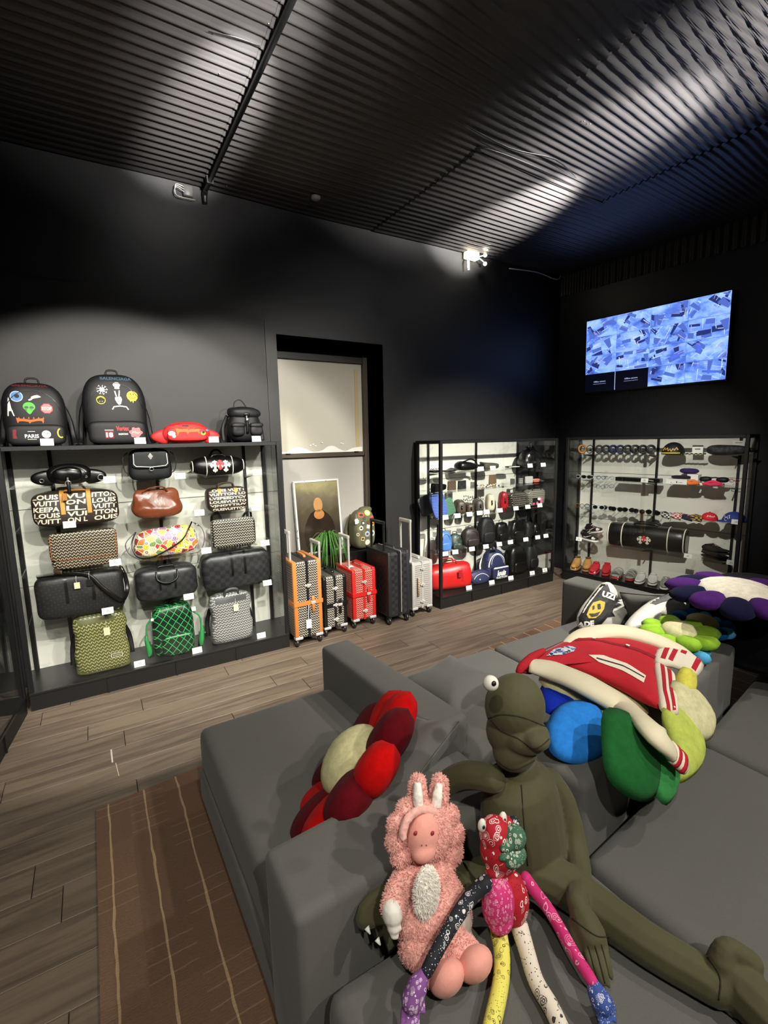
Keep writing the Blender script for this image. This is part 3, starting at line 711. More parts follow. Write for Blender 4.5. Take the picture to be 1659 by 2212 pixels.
fl = [(-.10, .19), (-.085, .183), (-.05, .181), (-.02, .175), (.015, .183), (.05, .186), (.052, .17), (.045, .15), (.04, .168), (.015, .168), (-.02, .160), (-.028, .15), (-.035, .162), (-.06, .166), (-.085, .165), (-.094, .152), (-.098, .17)]
patch(t, bb, [fl], ORG, off=.004)
for i in range(11): patch(t, bb, [[(-.09+i*.0135, .182), (-.084+i*.0135, .196), (-.080+i*.0135, .182)]], ORG, off=.004, name='flame') if i % 2 == 0 else None
patch(t, p, text('PARIS', .078, .026, -.025, .066, .03), WHITE); patch(t, p, [rect(-.045, .096, -.005, .099), rect(-.05, .044, .0, .047)], WHITE)
patch(t, p, [ngon(.057, .078, .026, 18)], WHITE); patch(t, p, [ngon(.064, .083, .003, 8)], BLK, off=.004)
patch(t, bb, [[(-.13, .05), (-.105, .05), (-.11, .075), (-.105, .11), (-.125, .11)]], DRED)
patch(t, bb, [stroke(arc(.14, .085, .018, .03, 100, 300, 8), .008)[i] for i in range(8)], YEL)
patch(t, b, sum([text('BALENCIAGA', .2, .014, -.01, .405, .02)], []), DRED, off=.004)
t, b, p = big_backpack('black backpack with a yellow melting smiley and a white hand patch', .19, .42, .51)
bb = [b, p]
patch(t, b, text('BALENCIAGA', .2, .022, .02, .475, .02), mat('dusty_blue_print', (66, 96, 120), .6), off=.004)
patch(t, b, [ngon(.02, .43, .024, 10, 1, .8), rect(.005, .40, .036, .42)], WHITE)
for i in range(9):
    a = 2*pi*i/9; patch(t, b, stroke([(-.075+cos(a)*.014, .392+sin(a)*.016), (-.075+cos(a)*.036, .392+sin(a)*.036), (-.075+cos(a+.3)*.03, .392+sin(a+.3)*.03)], .004), WHITE, name='squiggle')
patch(t, b, text('88', .03, .034, -.075, .392, .05), WHITE)
patch(t, b, stroke(ngon(-.088, .318, .027, 20), .004, True)+stroke(arc(-.088, .322, .019, .017, 20, 160, 8), .003)+[ngon(-.096, .309, .003, 8), ngon(-.081, .309, .003, 8)], YEL)
patch(t, b, [ngon(.115, .352, .037, 20)]+[[(.085, .34), (.145, .34), (.135, .315), (.125, .322), (.117, .300), (.112, .318), (.1, .31)]], YEL)
patch(t, b, [ngon(.104, .366, .004, 8, 1, 1.7), ngon(.124, .366, .004, 8, 1, 1.7)]+stroke([(.09, .346), (.1, .336), (.108, .34), (.118, .332), (.128, .34), (.138, .344)], .004), BLK, off=.0045)
patch(t, b, stroke([(.004, .385), (.012, .345)], .008)+stroke([(.034, .39), (.028, .345)], .008)+[[(.002, .34), (.04, .345), (.046, .325), (.036, .292), (.022, .286), (.012, .3), (.002, .322)]], WHITE)
patch(t, b, stroke([(.008, .325), (.04, .332)], .002)+stroke([(.014, .31), (.036, .315)], .002)+stroke([(.02, .34), (.024, .295)], .002), BLK, off=.0045)
patch(t, b, stroke([(-.022, .252), (-.01, .272), (.03, .278), (.07, .272), (.082, .252)], .008), WHITE)
patch(t, p, [rect(-.085, .045, -.03, .10)], DRED); patch(t, p, text('18', .044, .036, -.057, .07, .05), WHITE, off=.0045); patch(t, p, [rect(-.085, .102, -.03, .106)], WHITE)
patch(t, p, text('Vortex', .085, .034, .03, .115, .05), REDP); patch(t, p, text('BALENCIAGA', .062, .013, .032, .075, .03), WHITE)
patch(t, p, [ngon(.115, .085, .038, 9, 1, .9)]+[ngon(.115+cos(i)*.034, .085+sin(i)*.03, .012, 8) for i in (0, 1, 2, 3, 4, 5)], PNK); patch(t, p, squig(.115, .085, .05, .02, 8), WHITE, off=.0045)
# red waist bag
t = thing('waist_bag', 'red waist bag with an orange flame patch on top of the cabinet', 'bag', (.66, 4.06, SZ[5]))
b = obj('body', sb(.36, .11, .165, e=3, n=10, fn=lambda x, y, z: (x*(1-.28*max(z, 0)), y*(1-.3*max(z, 0)), z-.0), wr=.004), REDC, t)
for s in (-1, 1): obj('side_wing', sb(.13, .05, .10, e=2.4, n=6, fn=lambda x, y, z, s=s: (x, y, z*(1-.45*s*x)), c=(s*.19, .0, .002)), REDC, t)
p = obj('front_pocket', sb(.29, .04, .10, e=5, n=8, c=(0, -.05, .018)), REDC, t)
zipline(t, b, stroke and [(-.13, .135), (-.05, .15), (.06, .15), (.13, .13)], DRED)
patch(t, [b, p], [[(-.09, .115), (-.06, .105), (0, .10), (.06, .105), (.09, .11), (.085, .06), (.075, .085), (.05, .085), (.012, .085), (.0, .065), (-.01, .085), (-.06, .085), (-.075, .055), (-.08, .085)]], ORG, off=.004)
patch(t, [b, p], text('BALENCIAGA', .16, .03, 0, .105, .04), ORG, off=.005)
patch(t, [b, p], [ngon(-.115, .075, .022, 10, 1.2, .8), ngon(-.10, .055, .014, 8)], WHITE, off=.004)
patch(t, [b, p], [ngon(.115, .075, .018, 12, 1.1, .8)], mat('lime_print', (150, 210, 60), .6), off=.004); patch(t, [b, p], [ngon(.117, .083, .011, 8)], BLK, off=.0055)
patch(t, [b, p], [rect(-.03, .13, .015, .138)], BLK, off=.004); patch(t, b, [ngon(.15, .10, .016, 10, 1.6, .5, 0)], BLU, off=.004)
# black nylon rucksack
t = thing('rucksack', 'small black nylon rucksack with two front pockets at the right end', 'backpack', (1.13, 4.10, SZ[5]))
b = obj('body', sb(.27, .17, .27, e=3, n=9, fn=lambda x, y, z: (x*(1-.12*z), y*(1-.2*z), z), wr=.01, wf=14), BLKNY, t)
obj('flap', sb(.27, .16, .10, e=2.6, n=8, c=(-.0, -.015, .19), wr=.012, wf=12, seed=3), BLKNY, t)
for s in (-1, 1):
    obj('pocket', sb(.11, .06, .10, e=3.2, n=7, c=(s*.075, -.09, .05), wr=.006, wf=16, seed=s), BLKNY, t)
    obj('pocket_flap', sb(.115, .05, .045, e=3, n=5, c=(s*.075, -.10, .115), wr=.004), BLKNY, t)
    obj('side_strap', strapline([(s*.12, .05, .22), (s*.16, .06, .12), (s*.165, .03, .01)], .03, .008), BLKNY, t)
obj('clasp_strap', strapline([(0, -.095, .24), (0, -.105, .17), (0, -.10, .07)], .022, .005), BLKLE, t)
obj('clasp', bx(-.013, .013, -.118, -.105, .165, .195, bev=.003), STEEL, t); obj('name_plate', bx(-.022, .022, -.112, -.106, .218, .236, bev=.002), BLK, t)
obj('top_handle', tb([(-.07, .03, .27), (-.06, .03, .33), (-.01, .03, .35), (.03, .03, .30), (.035, .03, .26)], .005, n=6), BLKNY, t)
# ---------------------------------------------------------------- shelf 1 (uppermost)
t = thing('waist_bag', 'black leather waist bag with silver rings and a hanging buckle strap', 'bag', (-.14, 4.03, SZ[4]))
b = obj('body', sb(.27, .12, .145, e=2.6, n=10, fn=lambda x, y, z: (x, y*(1-.3*max(z, 0)), z-.1*x*x*max(z, 0)), wr=.003), BLKLE, t)
p = obj('front_pocket', sb(.17, .07, .10, e=2.6, n=9, fn=lambda x, y, z: (x, y, z), c=(-.01, -.05, .02), wr=.010, wf=16), BLKLE, t)
for s in (-1, 1): obj('side_wing', sb(.14, .05, .10, e=2.6, n=6, fn=lambda x, y, z, s=s: (x, y, z*(1-.3*s*x)), c=(s*.155, .0, .0)), BLKLE, t)
zipline(t, b, arc(0, .06, .11, .07, 20, 160, 10)); zipline(t, [p], [(-.07, .10), (0, .112), (.06, .10)])
for x, z, r in ((-.16, .035, .012), (.19, .04, .02), (.10, .05, .006)): obj('ring', ring(NB(), (x, -.045, z), r, .0025), STEEL, t)
obj('buckle', ring(NB(), (-.01, -.095, .012), .017, .0035), STEEL, t)
obj('hanging_strap', strapline([(-.01, -.088, .06), (-.01, -.098, .0), (-.008, -.098, -.06)], .022, .005), BLKLE, t)
t = thing('satchel', 'black flap backpack with a silver lozenge and white piping, hung under the cabinet top', 'bag', (.38, 4.04, SZ[4]))
b = obj('body', sb(.29, .13, .235, e=5, n=9, fn=lambda x, y, z: (x*(1-.06*z), y, z), wr=.003), BLKNY, t)
fp = obj('flap', sb(.25, .03, .13, e=6, n=9, fn=lambda x, y, z: (x*(1-.05*z), y, z), c=(0, -.07, .09), wr=.006), BLKNY, t)
patch(t, fp, stroke([(-.112, .20), (-.115, .125), (-.10, .108), (0, .10), (.10, .108), (.115, .125), (.112, .20)], .005), WHITE, name='piping')
patch(t, fp, [[(0, .155), (.018, .18), (0, .205), (-.018, .18)]], STEEL, off=.004); obj('buckle', ring(NB(), (0, -.092, .085), .014, .003, sx=1, sz=.9), STEEL, t)
for s in (-1, 1): obj('side_loop', tb([(s*.145, -.02, .21), (s*.18, -.02, .17), (s*.175, -.02, .08), (s*.15, -.02, .05)], .004, n=6), BLKNY, t)
obj('top_handle', tb([(-.05, 0, .225), (-.04, 0, .25), (.04, 0, .25), (.05, 0, .225)], .006, n=6), BLKNY, t)
CREAMP = mat('cream_leather', (226, 220, 200), .5)
def cross(cx, cz, s):
    o = []
    for a in range(4):
        q = a*pi/2; l = 1.25 if a == 3 else 1.
        pts = [(-.22, 0), (.22, 0), (.26, .55), (.55, .62), (.42, .82), (.18, .86), (0, 1.08), (-.18, .86), (-.42, .82), (-.55, .62), (-.26, .55)]
        r = a*pi/2; o.append([(cx+(x*cos(r)-z*l*sin(r))*s, cz+(x*sin(r)+z*l*cos(r))*s) for x, z in pts])
    return [o[0], o[1], [(x, z) for x, z in o[2]], o[3]]
def cross2(cx, cz, s):
    base = [(-.2, 0), (.2, 0), (.24, .5), (.5, .56), (.38, .8), (.16, .82), (0, 1.0), (-.16, .82), (-.38, .8), (-.5, .56), (-.24, .5)]
    o = []
    for a, l in ((0, 1), (pi/2, 1), (pi, 1.45), (-pi/2, 1)): o.append([(cx+(x*cos(a)-z*l*sin(a))*s, cz+(x*sin(a)+z*l*cos(a))*s) for x, z in base])
    return o+[rect(cx-.22*s, cz-.22*s, cx+.22*s, cz+.22*s)]
t, b = duffel('small black barrel bag with white piping and two cream crosses', .89, SZ[4], .43, .165, .17, BLKLE, BLKLE, y=4.0, straps=None, piping=CREAMP, e=2.6, ex=12, wr=.002)
patch(t, b, cross2(-.04, .09, .042)+cross2(.045, .09, .042), CREAMP); patch(t, b, cross2(.0, .10, .036), REDP, off=.0045)
# ---------------------------------------------------------------- shelf 2
CHOC = mat('dark_brown_canvas', var((48, 36, 28), 8, .2), .5)
CREAMI = mat('cream_brush_print', (232, 222, 200), .6)
t, b = duffel('large brown duffel covered in cream brush lettering with tan straps', -.12, SZ[3], .53, .25, .2, CHOC, TANLE, y=3.99, straps=(-.15, .15), e=5, ex=7, wr=.009, strap_m=GOLD)
lines = ['LOUIS  VUITTON', 'VUITTON  LOUIS', 'KEEPALL. VUITT', 'LOUIS VUITTON', 'VUITTON LOUIS']
for i, s in enumerate(lines):
    for (s_, cx_, ww) in ((s[:5], -.175, .15), (s[5:9], .0, .12), (s[9:], .175, .15)):
        if s_.strip(): patch(t, b, text(s_.strip(), ww, .034, cx_, .215-i*.042, .03, .1), CREAMI, name='brush_lettering', sub=.05)
obj('luggage_tag', bx(-.075, -.045, -.13, -.127, .19, .24, bev=.002), TANLE, t, smooth=False)
t = thing('leather_bag', 'crumpled brown leather bag with a slouching rim', 'bag', (.41, 4.07, SZ[3]))
def fb(x, y, z): return x*(1.0-.05*z), y*(1-.55*max(z+.3, 0)), z+(.22*abs(x)**2*max(z, 0))
obj('body', sb(.35, .17, .22, e=3.6, n=14, fn=fb, wr=.016, wf=11, seed=4), BROWNLE, t)
obj('handle', tb([(-.10, -.03, .2), (-.05, -.05, .235), (.04, -.05, .24), (.07, -.03, .2)], .009, n=7, flat=(1.4, .6)), BROWNLE, t)
t = thing('hand_bag', 'small boxy brown bag with rows of cream brush lettering', 'bag', (.935, 4.07, SZ[3]))
b = obj('body', sb(.33, .16, .2, e=5, n=9, fn=lambda x, y, z: (x, y*(1-.2*max(z, 0)), z+.04*x*x), wr=.003), CHOC, t)
for i, s in enumerate(['LOUIS VUITT', 'VUITTON LO', 'LVSPEEDYCV', 'LOUISVUITTO', 'VJNOTTIUV', 'LOUISVUITTON']): patch(t, b, text(s, .295, .022, 0, .18-i*.031, .03), CREAMI, name='brush_lettering', sub=.05)
for s in (-1, 1): patch(t, b, [rect(s*.065-.013, .165, s*.065+.013, .205), [(s*.065-.015, .168), (s*.065+.015, .168), (s*.065, .15)]], GOLD, off=.005)
for s in (-1, 1): obj('handle', tb([(-.065, s*.03, .19), (-.05, s*.02, .232), (.05, s*.02, .232), (.065, s*.03, .19)], .006, n=7), mat('dark_handle', (60, 40, 24), .5), t)
# ---------------------------------------------------------------- shelf 3
def messenger(label, cx, z, w, h, d, m, trim, flap=.75, y=4.0, rz=0):
    t = thing('messenger_bag', label, 'bag', (cx, y+d/2, z), rz)
    b = obj('body', sb(w*.97, d, h*.97, e=7, n=8, fn=lambda x, y_, z_: (x*(1-.03*z_), y_*(1-.15*z_), z_), wr=.002), m, t)
    f = obj('flap', sb(w, d*.6, h*flap, e=9, n=8, fn=lambda x, y_, z_: (x, y_*(1-.15*z_), z_), c=(0, -d*.27, h*(1-flap)), wr=.003), m, t)
    patch(t, f, stroke([(-w*.475, h*.97), (-w*.475, h*(1-flap)+.03), (-w*.44, h*(1-flap)+.008), (w*.44, h*(1-flap)+.008), (w*.475, h*(1-flap)+.03), (w*.475, h*.97)], .006), trim, name='edge_piping')
    return t, b, f
t, b, f = messenger('brown chevron canvas messenger bag with tan edging', -.10, SZ[2], .42, .27, .12, GY_BR, mat('rust_leather', (150, 86, 50), .5), .76)
obj('strap_end', strapline([(-.17, -.04, .02), (-.19, -.07, .004), (-.15, -.09, -.006)], .025, .005), mat('dark_handle', (60, 40, 24), .5), t)
patch(t, f, [rect(-.006, .045, .006, .075)], MATS['rust_leather'], name='tab')
t = thing('shoulder_bag', 'rounded shoulder bag printed with bright multicolour swirls', 'bag', (.45, 4.07, SZ[2]))
b = obj('body', sb(.46, .14, .225, e=3.2, n=10, fn=lambda x, y, z: (x*(1-.08*z), y*(1-.4*max(z, 0)), z+(.18*x*x+.10*x)*max(z, 0)), wr=.004), MUR, t)
obj('shoulder_strap', strapline([(-.21, 0, .21), (-.245, -.02, .12), (-.22, -.06, .03), (-.15, -.085, .012), (-.05, -.09, .04), (.1, -.085, .12), (.16, -.06, .2), (.2, -.01, .25)], .012, .004), BLKLE, t)
obj('side_strap', tb([(.21, 0, .24), (.27, -.01, .19), (.285, -.02, .1), (.24, -.05, .01), (.16, -.07, -.0)], .005, n=6, flat=(1, .5)), mat('plum_strap', (84, 60, 80), .5), t)
obj('side_strap', tb([(-.22, 0, .2), (-.285, -.01, .13), (-.27, -.03, .05), (-.2, -.06, -.0)], .005, n=6, flat=(1, .5)), MATS['plum_strap'], t)
obj('clip', tb([(.22, -.01, .235), (.25, -.02, .21)], .006, n=6), STEEL, t)
t, b, f = messenger('small dark chevron canvas messenger bag with a black strap, beside the swirl bag', .965, SZ[2], .36, .25, .11, GY_BK, BLKLE, .95)
obj('shoulder_strap', strapline([(-.16, .02, .23), (-.155, 0, .285), (-.11, -.01, .30), (-.085, 0, .23)], .02, .004), BLKLE, t)
obj('shoulder_strap', strapline([(.09, 0, .24), (.13, -.01, .30), (.16, 0, .29), (.17, .02, .22)], .02, .004), BLKLE, t)
# ---------------------------------------------------------------- shelf 4
t, b = duffel('large black monogram duffel with a long strap and a cream tag', -.15, SZ[1], .55, .31, .24, MONO, BLKLE, y=3.98, straps=(-.16, .14), e=7.5, ex=14, wr=.006)
hang_tag(t, -.02, -.135, .26, .035, .045); hang_tag(t, .06, -.13, .27, .04, .05, BLK)
obj('shoulder_strap', strapline([(-.26, 0, .31), (-.1, -.09, .325), (.05, -.12, .30), (.13, -.145, .2), (.2, -.15, .12), (.255, -.12, .07), (.295, -.02, .12), (.29, .0, .22), (.265, 0, .30)], .03, .006), BLKLE, t)
obj('clip', tb([(.262, -.0, .31), (.285, -.02, .26)], .008, n=6), STEEL, t)
t, b = duffel('dark checked duffel with a round handle, middle of the fourth shelf', .425, SZ[1], .46, .27, .22, DAM, BLKLE, y=3.99, straps=(-.12, .12), e=5, ex=8, sag=.16, wr=.008)
obj('front_handle', tb([(-.075, -.09, .24), (-.07, -.12, .18), (0, -.13, .15), (.07, -.12, .18), (.075, -.09, .24)], .007, n=7), BLKLE, t)
t, b = duffel('widest dark checked duffel, right end of the fourth shelf', .98, SZ[1], .57, .31, .22, DAM, BLKLE, y=3.99, straps=(-.09, .10), e=6.5, ex=10, wr=.011)
# ---------------------------------------------------------------- deck
def tall_bag(label, cx, z, w, h, d, m, basem, name='backpack', y=3.98, neck=.0):
    t = thing(name, label, 'backpack', (cx, y+d/2, z))
    b = obj('body', sb(w, d, h, e=5, n=12, fn=lambda x, y_, z_: (x*(1+.05*abs(z_)-.06*(abs(z_-.15) < .3)), y_*(1-.3*z_), z_+.0), wr=.010, wf=8, seed=int(cx*7)), m, t)
    obj('base', sb(w*1.02, d*1.03, h*.15, e=5, n=7, fn=lambda x, y_, z_: (x, y_, z_)), basem, t)
    for s in (-1, 1): obj('shoulder_strap', strapline([(s*w*.3, d*.4, h*.9), (s*w*.52, d*.45, h*.5), (s*w*.56, d*.2, h*.15)], .035, .008), BLKLE, t)
    return t, b
OLP = mat('olive_leather', (92, 92, 48), .4); GRP = mat('grey_leather', (70, 70, 72), .45)
t, b = tall_bag('tall olive green chevron backpack with a cream tag on the deck', -.06, SZ[0], .35, .45, .15, GY_OL, OLP)
patch(t, b, [rect(-.14, .385, .1, .425)], OLP); hang_tag(t, .04, -.085, .345, .04, .06)
patch(t, b, [rect(.05, .105, .125, .135)], WHITE); patch(t, b, [rect(.053, .108, .122, .132)], OLP, off=.004); patch(t, b, squig(.087, .12, .05, .008, 14), WHITE, off=.005)
t = thing('backpack', 'black and bright green lattice backpack with green tassels', 'backpack', (.44, 4.08, SZ[0]))
b = obj('body', sb(.31, .18, .41, e=5, n=10, fn=lambda x, y, z: (x*(1-.04*z), y*(1-.2*z), z+.03*x), wr=.003), GRN, t)
p = obj('front_pocket', sb(.24, .06, .17, e=4, n=8, c=(.02, -.1, .01), wr=.004), GRN, t)
zipline(t, p, [(-.08, .165), (.12, .17)], GRNP, .012); patch(t, b, stroke([(-.14, .33), (-.12, .37), (0, .385), (.12, .395), (.145, .35)], .008), GRNP, name='edge_piping')
patch(t, b, stroke([(-.13, .355), (-.1, .395), (.1, .405), (.14, .375)], .005), GRNP, name='edge_piping')
for s, x in ((-1, -.19), (1, .2)):
    obj('strap_loop', tb([(s*.13, -.04, .34), (x, -.06, .28), (x+.01*s, -.07, .18)], .006, n=6), GRNP, t)
    obj('tassel', tb([(x+.01*s, -.07, .2), (x+.012*s, -.075, .16), (x+.0, -.085, .08), (x-.005, -.085, .03)], [.008, .016, .021, .012], n=8), GRNP, t)
    bm = NB()
    for k in range(9): tube(bm, [(x+.01*s-.02*s, -.065, .15), (x-.03*s+k*.004*s, -.085-k*.002, .03)], .0022, n=4, k=1)
    obj('fringe', bm, BLKLE, t)
obj('top_handle', tb([(-.05, 0, .40), (-.04, -.01, .435), (.05, -.01, .44), (.06, 0, .41)], .008, n=7), BLKLE, t)
hang_tag(t, -.15, -.09, .34, .02, .02, WHITE); hang_tag(t, .16, -.08, .37, .03, .035, WHITE)
t, b = tall_bag('grey chevron backpack with a white tag, right end of the deck', .90, SZ[0], .34, .43, .14, GY_GR, GRP)
patch(t, b, [rect(-.13, .355, .13, .40)], GRP); hang_tag(t, .03, -.085, .335, .04, .06)
obj('top_handle', tb([(-.05, -.03, .40), (-.03, -.05, .46), (.05, -.05, .46), (.07, -.03, .40)], .012, n=7), GRP, t)
# ---------------------------------------------------------------- price cards of the left cabinet
for z, x, of in ((5, -.24, 'alien-patch backpack'), (5, .32, 'smiley backpack'), (5, .84, 'red waist bag'), (5, 1.18, 'nylon rucksack'),
    (4, .1, 'black leather waist bag'), (4, .57, 'flap backpack with a silver lozenge'), (4, 1.17, 'barrel bag with the crosses'), (3, -.17, 'brush-lettered duffel'), (3, .69, 'crumpled brown leather bag'), (3, 1.14, 'boxy brush-lettered bag'),
    (2, .08, 'tan-edged chevron messenger bag'), (2, .72, 'multicolour swirl bag'), (2, 1.2, 'black-strapped chevron messenger bag'), (1, -.0, 'black monogram duffel'), (1, .56, 'checked duffel with the round handle'), (1, 1.2, 'widest checked duffel'),
    (0, .17, 'olive chevron backpack'), (0, .59, 'green lattice backpack'), (0, 1.12, 'grey chevron backpack')):
    card((x, 3.925 if z < 5 else 3.93, SZ[z]+.001), of, 0)
# ================================================================ CORNER CABINET (second)
S2 = {1: 1.459, 2: 1.259, 3: .968, 4: .571, 0: .131}
def lump(name, label, cat, cx, z, w, h, d, m, e=3., fn=None, wr=.004, y=4.02, rz=0., rx=0., parts=None, group=None, seed=1, ry=0.):
    t = thing(name, label, cat, (cx, y+d/2, z), rz, group)
    bm = sb(w, d, h, e=e, n=8, fn=fn, wr=wr, wf=12, seed=seed)
    if rx or ry:
        bmesh.ops.transform(bm, matrix=rotX(rx) @ rotY(ry), verts=bm.verts); lo = min(v.co.z for v in bm.verts); bmesh.ops.translate(bm, vec=(0, 0, -lo), verts=bm.verts)
    b = obj('body', bm, m, t)
    if parts: parts(t, b)
    return t, b
def loop_handle(w, z, d=.0, r=.006, m=None, hh=.05, name='handle'):
    return lambda t, b: obj(name, tb([(-w/2, d, z-.01), (-w*.4, d, z+hh*.8), (0, d, z+hh), (w*.4, d, z+hh*.8), (w/2, d, z-.01)], r, n=6), m or BLKLE, t)
OLV = mat('olive_canvas', var((62, 60, 44), 8, .2), .6); NAVY = mat('navy_canvas', var((28, 34, 72), 9, .25), .6)
NAVQ = mat('navy_diamond_canvas', lattice((26, 32, 66), (52, 62, 108), 28, .12), .55)
LBLUE = mat('sky_blue_leather', var((74, 118, 186), 8, .2), .45)
t, b = lump('sandal', 'striped flat sandal at the left end of the top shelf', 'shoe', 3.13, S2[1], .15, .03, .10, BLKLE, rz=.1)
for k in range(4): obj('white_stripe', tb([(-.06+k*.035, -.035, .03), (-.045+k*.035, .0, .045), (-.03+k*.035, .035, .03)], .005, n=5), WHITE, t)
t, b = lump('pouch', 'flat black pouch lying beside the tilted black shoulder bag', 'bag', 3.32, S2[1], .17, .02, .12, BLKLE)
t, b = lump('shoulder_bag', 'black shoulder bag slumped on its side on the top shelf', 'bag', 3.60, S2[1], .30, .10, .16, BLKLE, e=2.6, fn=lambda x, y, z: (x, y, z*(1-.5*x) if z > 0 else z), wr=.01)
obj('strap', strapline([(-.1, -.06, .10), (-.02, -.08, .13), (.08, -.06, .10), (.13, -.05, .03)], .02, .005), BLKLE, t); obj('strap_end', strapline([(.1, -.06, .05), (.17, -.07, .045), (.21, -.07, .02)], .03, .006), BLKLE, t)
t, b = lump('pouch', 'folded olive canvas pouch on the top shelf of the corner cabinet', 'bag', 3.93, S2[1], .21, .075, .12, OLV, e=5, fn=lambda x, y, z: (x, y, z*(1-.2*x)), rz=-.2); obj('rolled_edge', tb([(-.10, -.05, .07), (-.09, .05, .075)], .012), OLV, t)
t, b = lump('pouch', 'thin dark strap pouch lying flat near the drawstring bag', 'bag', 4.28, S2[1], .17, .022, .10, MONO, rz=-.1); obj('cord', tb([(-.08, -.05, .012), (-.02, -.07, .015), (.08, -.05, .012)], .005, n=5), WHITE, t)
t = thing('bucket_bag', 'black drawstring bucket bag with a silver cross, right end of the top shelf', 'bag', (4.64, 4.12, S2[1]))
b = obj('body', sb(.30, .19, .21, e=3, n=9, fn=lambda x, y, z: (x*(1-.32*(z+.2)), y*(1-.2*z), z), wr=.010, wf=14), BLKLE, t)
obj('gathered_top', sb(.12, .1, .04, e=2.4, n=7, c=(0, 0, .20), wr=.01, wf=40), BLKLE, t); obj('strap', tb([(-.02, -.04, .23), (-.09, -.09, .12), (-.15, -.1, .02)], .006, n=6), BLKLE, t)
obj('strap', tb([(.03, 0, .23), (.02, 0, .28), (-.03, -.01, .23)], .004, n=6), STEEL, t); patch(t, b, cross2(-.085, .13, .02), STEEL); patch(t, b, [ngon(-.02, .05, .018, 8), ngon(.0, .05, .012, 6)], STEEL)
# second shelf
t, b = lump('clutch', 'flat black clutch under the sandal shelf', 'bag', 3.16, S2[2], .22, .085, .05, BLKLE, e=6, fn=lambda x, y, z: (x, y, z*(1-.3*x)), rz=.2)
BRC = mat('brown_check_canvas', check((58, 42, 28), (84, 62, 42), 60), .5)
def wallet(label, cx, w, h, m, tilt=-.15):
    t = thing('wallet', label, 'wallet', (cx, 4.06, S2[2]))
    for s in (-1, 1): obj('cover', bx(-w/2, w/2, -.004, .004, 0, h, bev=.003, mtx=Matrix.Translation((0, s*.006, 0)) @ rotX(s*.04)), m, t, smooth=False)
    obj('card_slot', bx(-w/2+.006, w/2-.006, -.003, .003, .004, h-.004), mat('tan_lining', (120, 80, 50), .6), t, smooth=False)
wallet('square brown checked wallet on the second shelf of the corner cabinet', 3.355, .115, .10, BRC); wallet('square black checked wallet beside the brown one', 3.50, .115, .095, DAM)
wallet('tall brown leather wallet standing behind the white chain', 3.965, .115, .135, mat('taupe_leather', (104, 86, 62), .5))
t = thing('bead_chain', 'coiled chain of white, black and yellow beads', 'chain', (3.85, 4.02, S2[2]))
for k in range(30):
    x = -.14+k*.0097; q = NB(); ell(q, (x, sin(k*1.9)*.035, .011+(.014 if k % 3 == 1 else 0)), (.010,)*3, 1); obj('bead', q, (WHITE, BLK, WHITE, YEL if k > 22 else GOLD)[k % 4], t)
t, b = lump('card_holder', 'narrow grey card holder standing on the second shelf', 'card holder', 4.40, S2[2], .06, .07, .02, GY_GR, e=9, wr=0)
t, b = lump('card_holder', 'wide pale grey chevron card holder standing on the second shelf', 'card holder', 4.54, S2[2], .13, .085, .02, mat('pale_chevron_canvas', weave((150, 150, 150), (214, 212, 206), 60, 60), .45), e=9, wr=0)
t, b = lump('keyring_pouch', 'small red chevron pouch with a key ring', 'pouch', 4.68, S2[2], .11, .05, .05, GY_RD, rz=-.3)
obj('key_ring', ring(NB(), (.06, -.03, .02), .014, .002), STEEL, t)
t, b = lump('belt', 'coiled black belt at the right end of the second shelf', 'belt', 4.77, S2[2], .03, .03, .03, BLKLE); obj('coil', ring(NB(), (.0, 0, .016), .055, .013, rotX(pi/2)), BLKLE, t)
# third shelf
def leanpad(label, cx, w, h, m, a, z=None, name='pouch', y=4.08):
    t = thing(name, label, 'bag', (cx, y, z or S2[3]))
    b = obj('body', sb(w, .025, h, e=6, n=8, wr=.002), m, t); mt = Matrix.Rotation(a, 4, 'Y') @ rotX(-.12); b.data.transform(mt); lo = min(v.co.z for v in b.data.vertices); b.data.transform(Matrix.Translation((0, 0, -lo)))
    return t, b
leanpad('dark document pouch leaning at the left end behind the blue one', 3.14, .17, .22, MONO, -.3, y=4.2)
t, b = leanpad('bright blue chevron document pouch leaning on the side glass', 3.20, .19, .27, GY_BL, -.25, y=4.04); obj('zipper', tb([(-.17, -.02, .27), (-.05, -.03, .27)], .004), BLK, t)
t, b = leanpad('green chevron document pouch leaning beside the blue one', 3.34, .15, .19, GY_GN, -.32, y=4.05); obj('zipper', tb([(.02, -.025, .0), (.05, -.02, .05)], .004), NAVY, t)
t, b = lump('box', 'slim upright white box behind the blue pouch', 'box', 3.25, S2[3], .03, .33, .03, CARD, e=9, wr=0, y=4.22); obj('lid', bx(-.016, .016, -.016, .016, .29, .332), CARD, t, smooth=False)
def shaving(label, cx, w, h, m, d=.17, rz=-.35, parts=None, y=4.03):
    t, b = lump('wash_bag', label, 'bag', cx, S2[3], w, h, d, m, e=3.4, fn=lambda x, y_, z: (x*(1-.12*z), y_, z), wr=.003, y=y, rz=rz)
    zipline(t, b, [], STEEL) if False else obj('zipper', tb([(0, -d*.44, h*.72), (0, -d*.3, h*.97), (0, d*.3, h*.97), (0, d*.44, h*.72)], .004, n=5), STEEL, t)
    obj('side_loop', tb([(0, -d*.46, h*.65), (0, -d*.58, h*.5), (0, -d*.48, h*.35)], .006, n=5, flat=(1.5, .5)), BLKLE, t)
BRM = mat('brown_monogram_canvas', mono((64, 52, 42), (92, 78, 62), 40), .5); CRM = mat('cream_canvas', var((208, 198, 172), 8, .1), .5); REDL = mat('red_leather', var((168, 22, 34), 8, .2), .35)
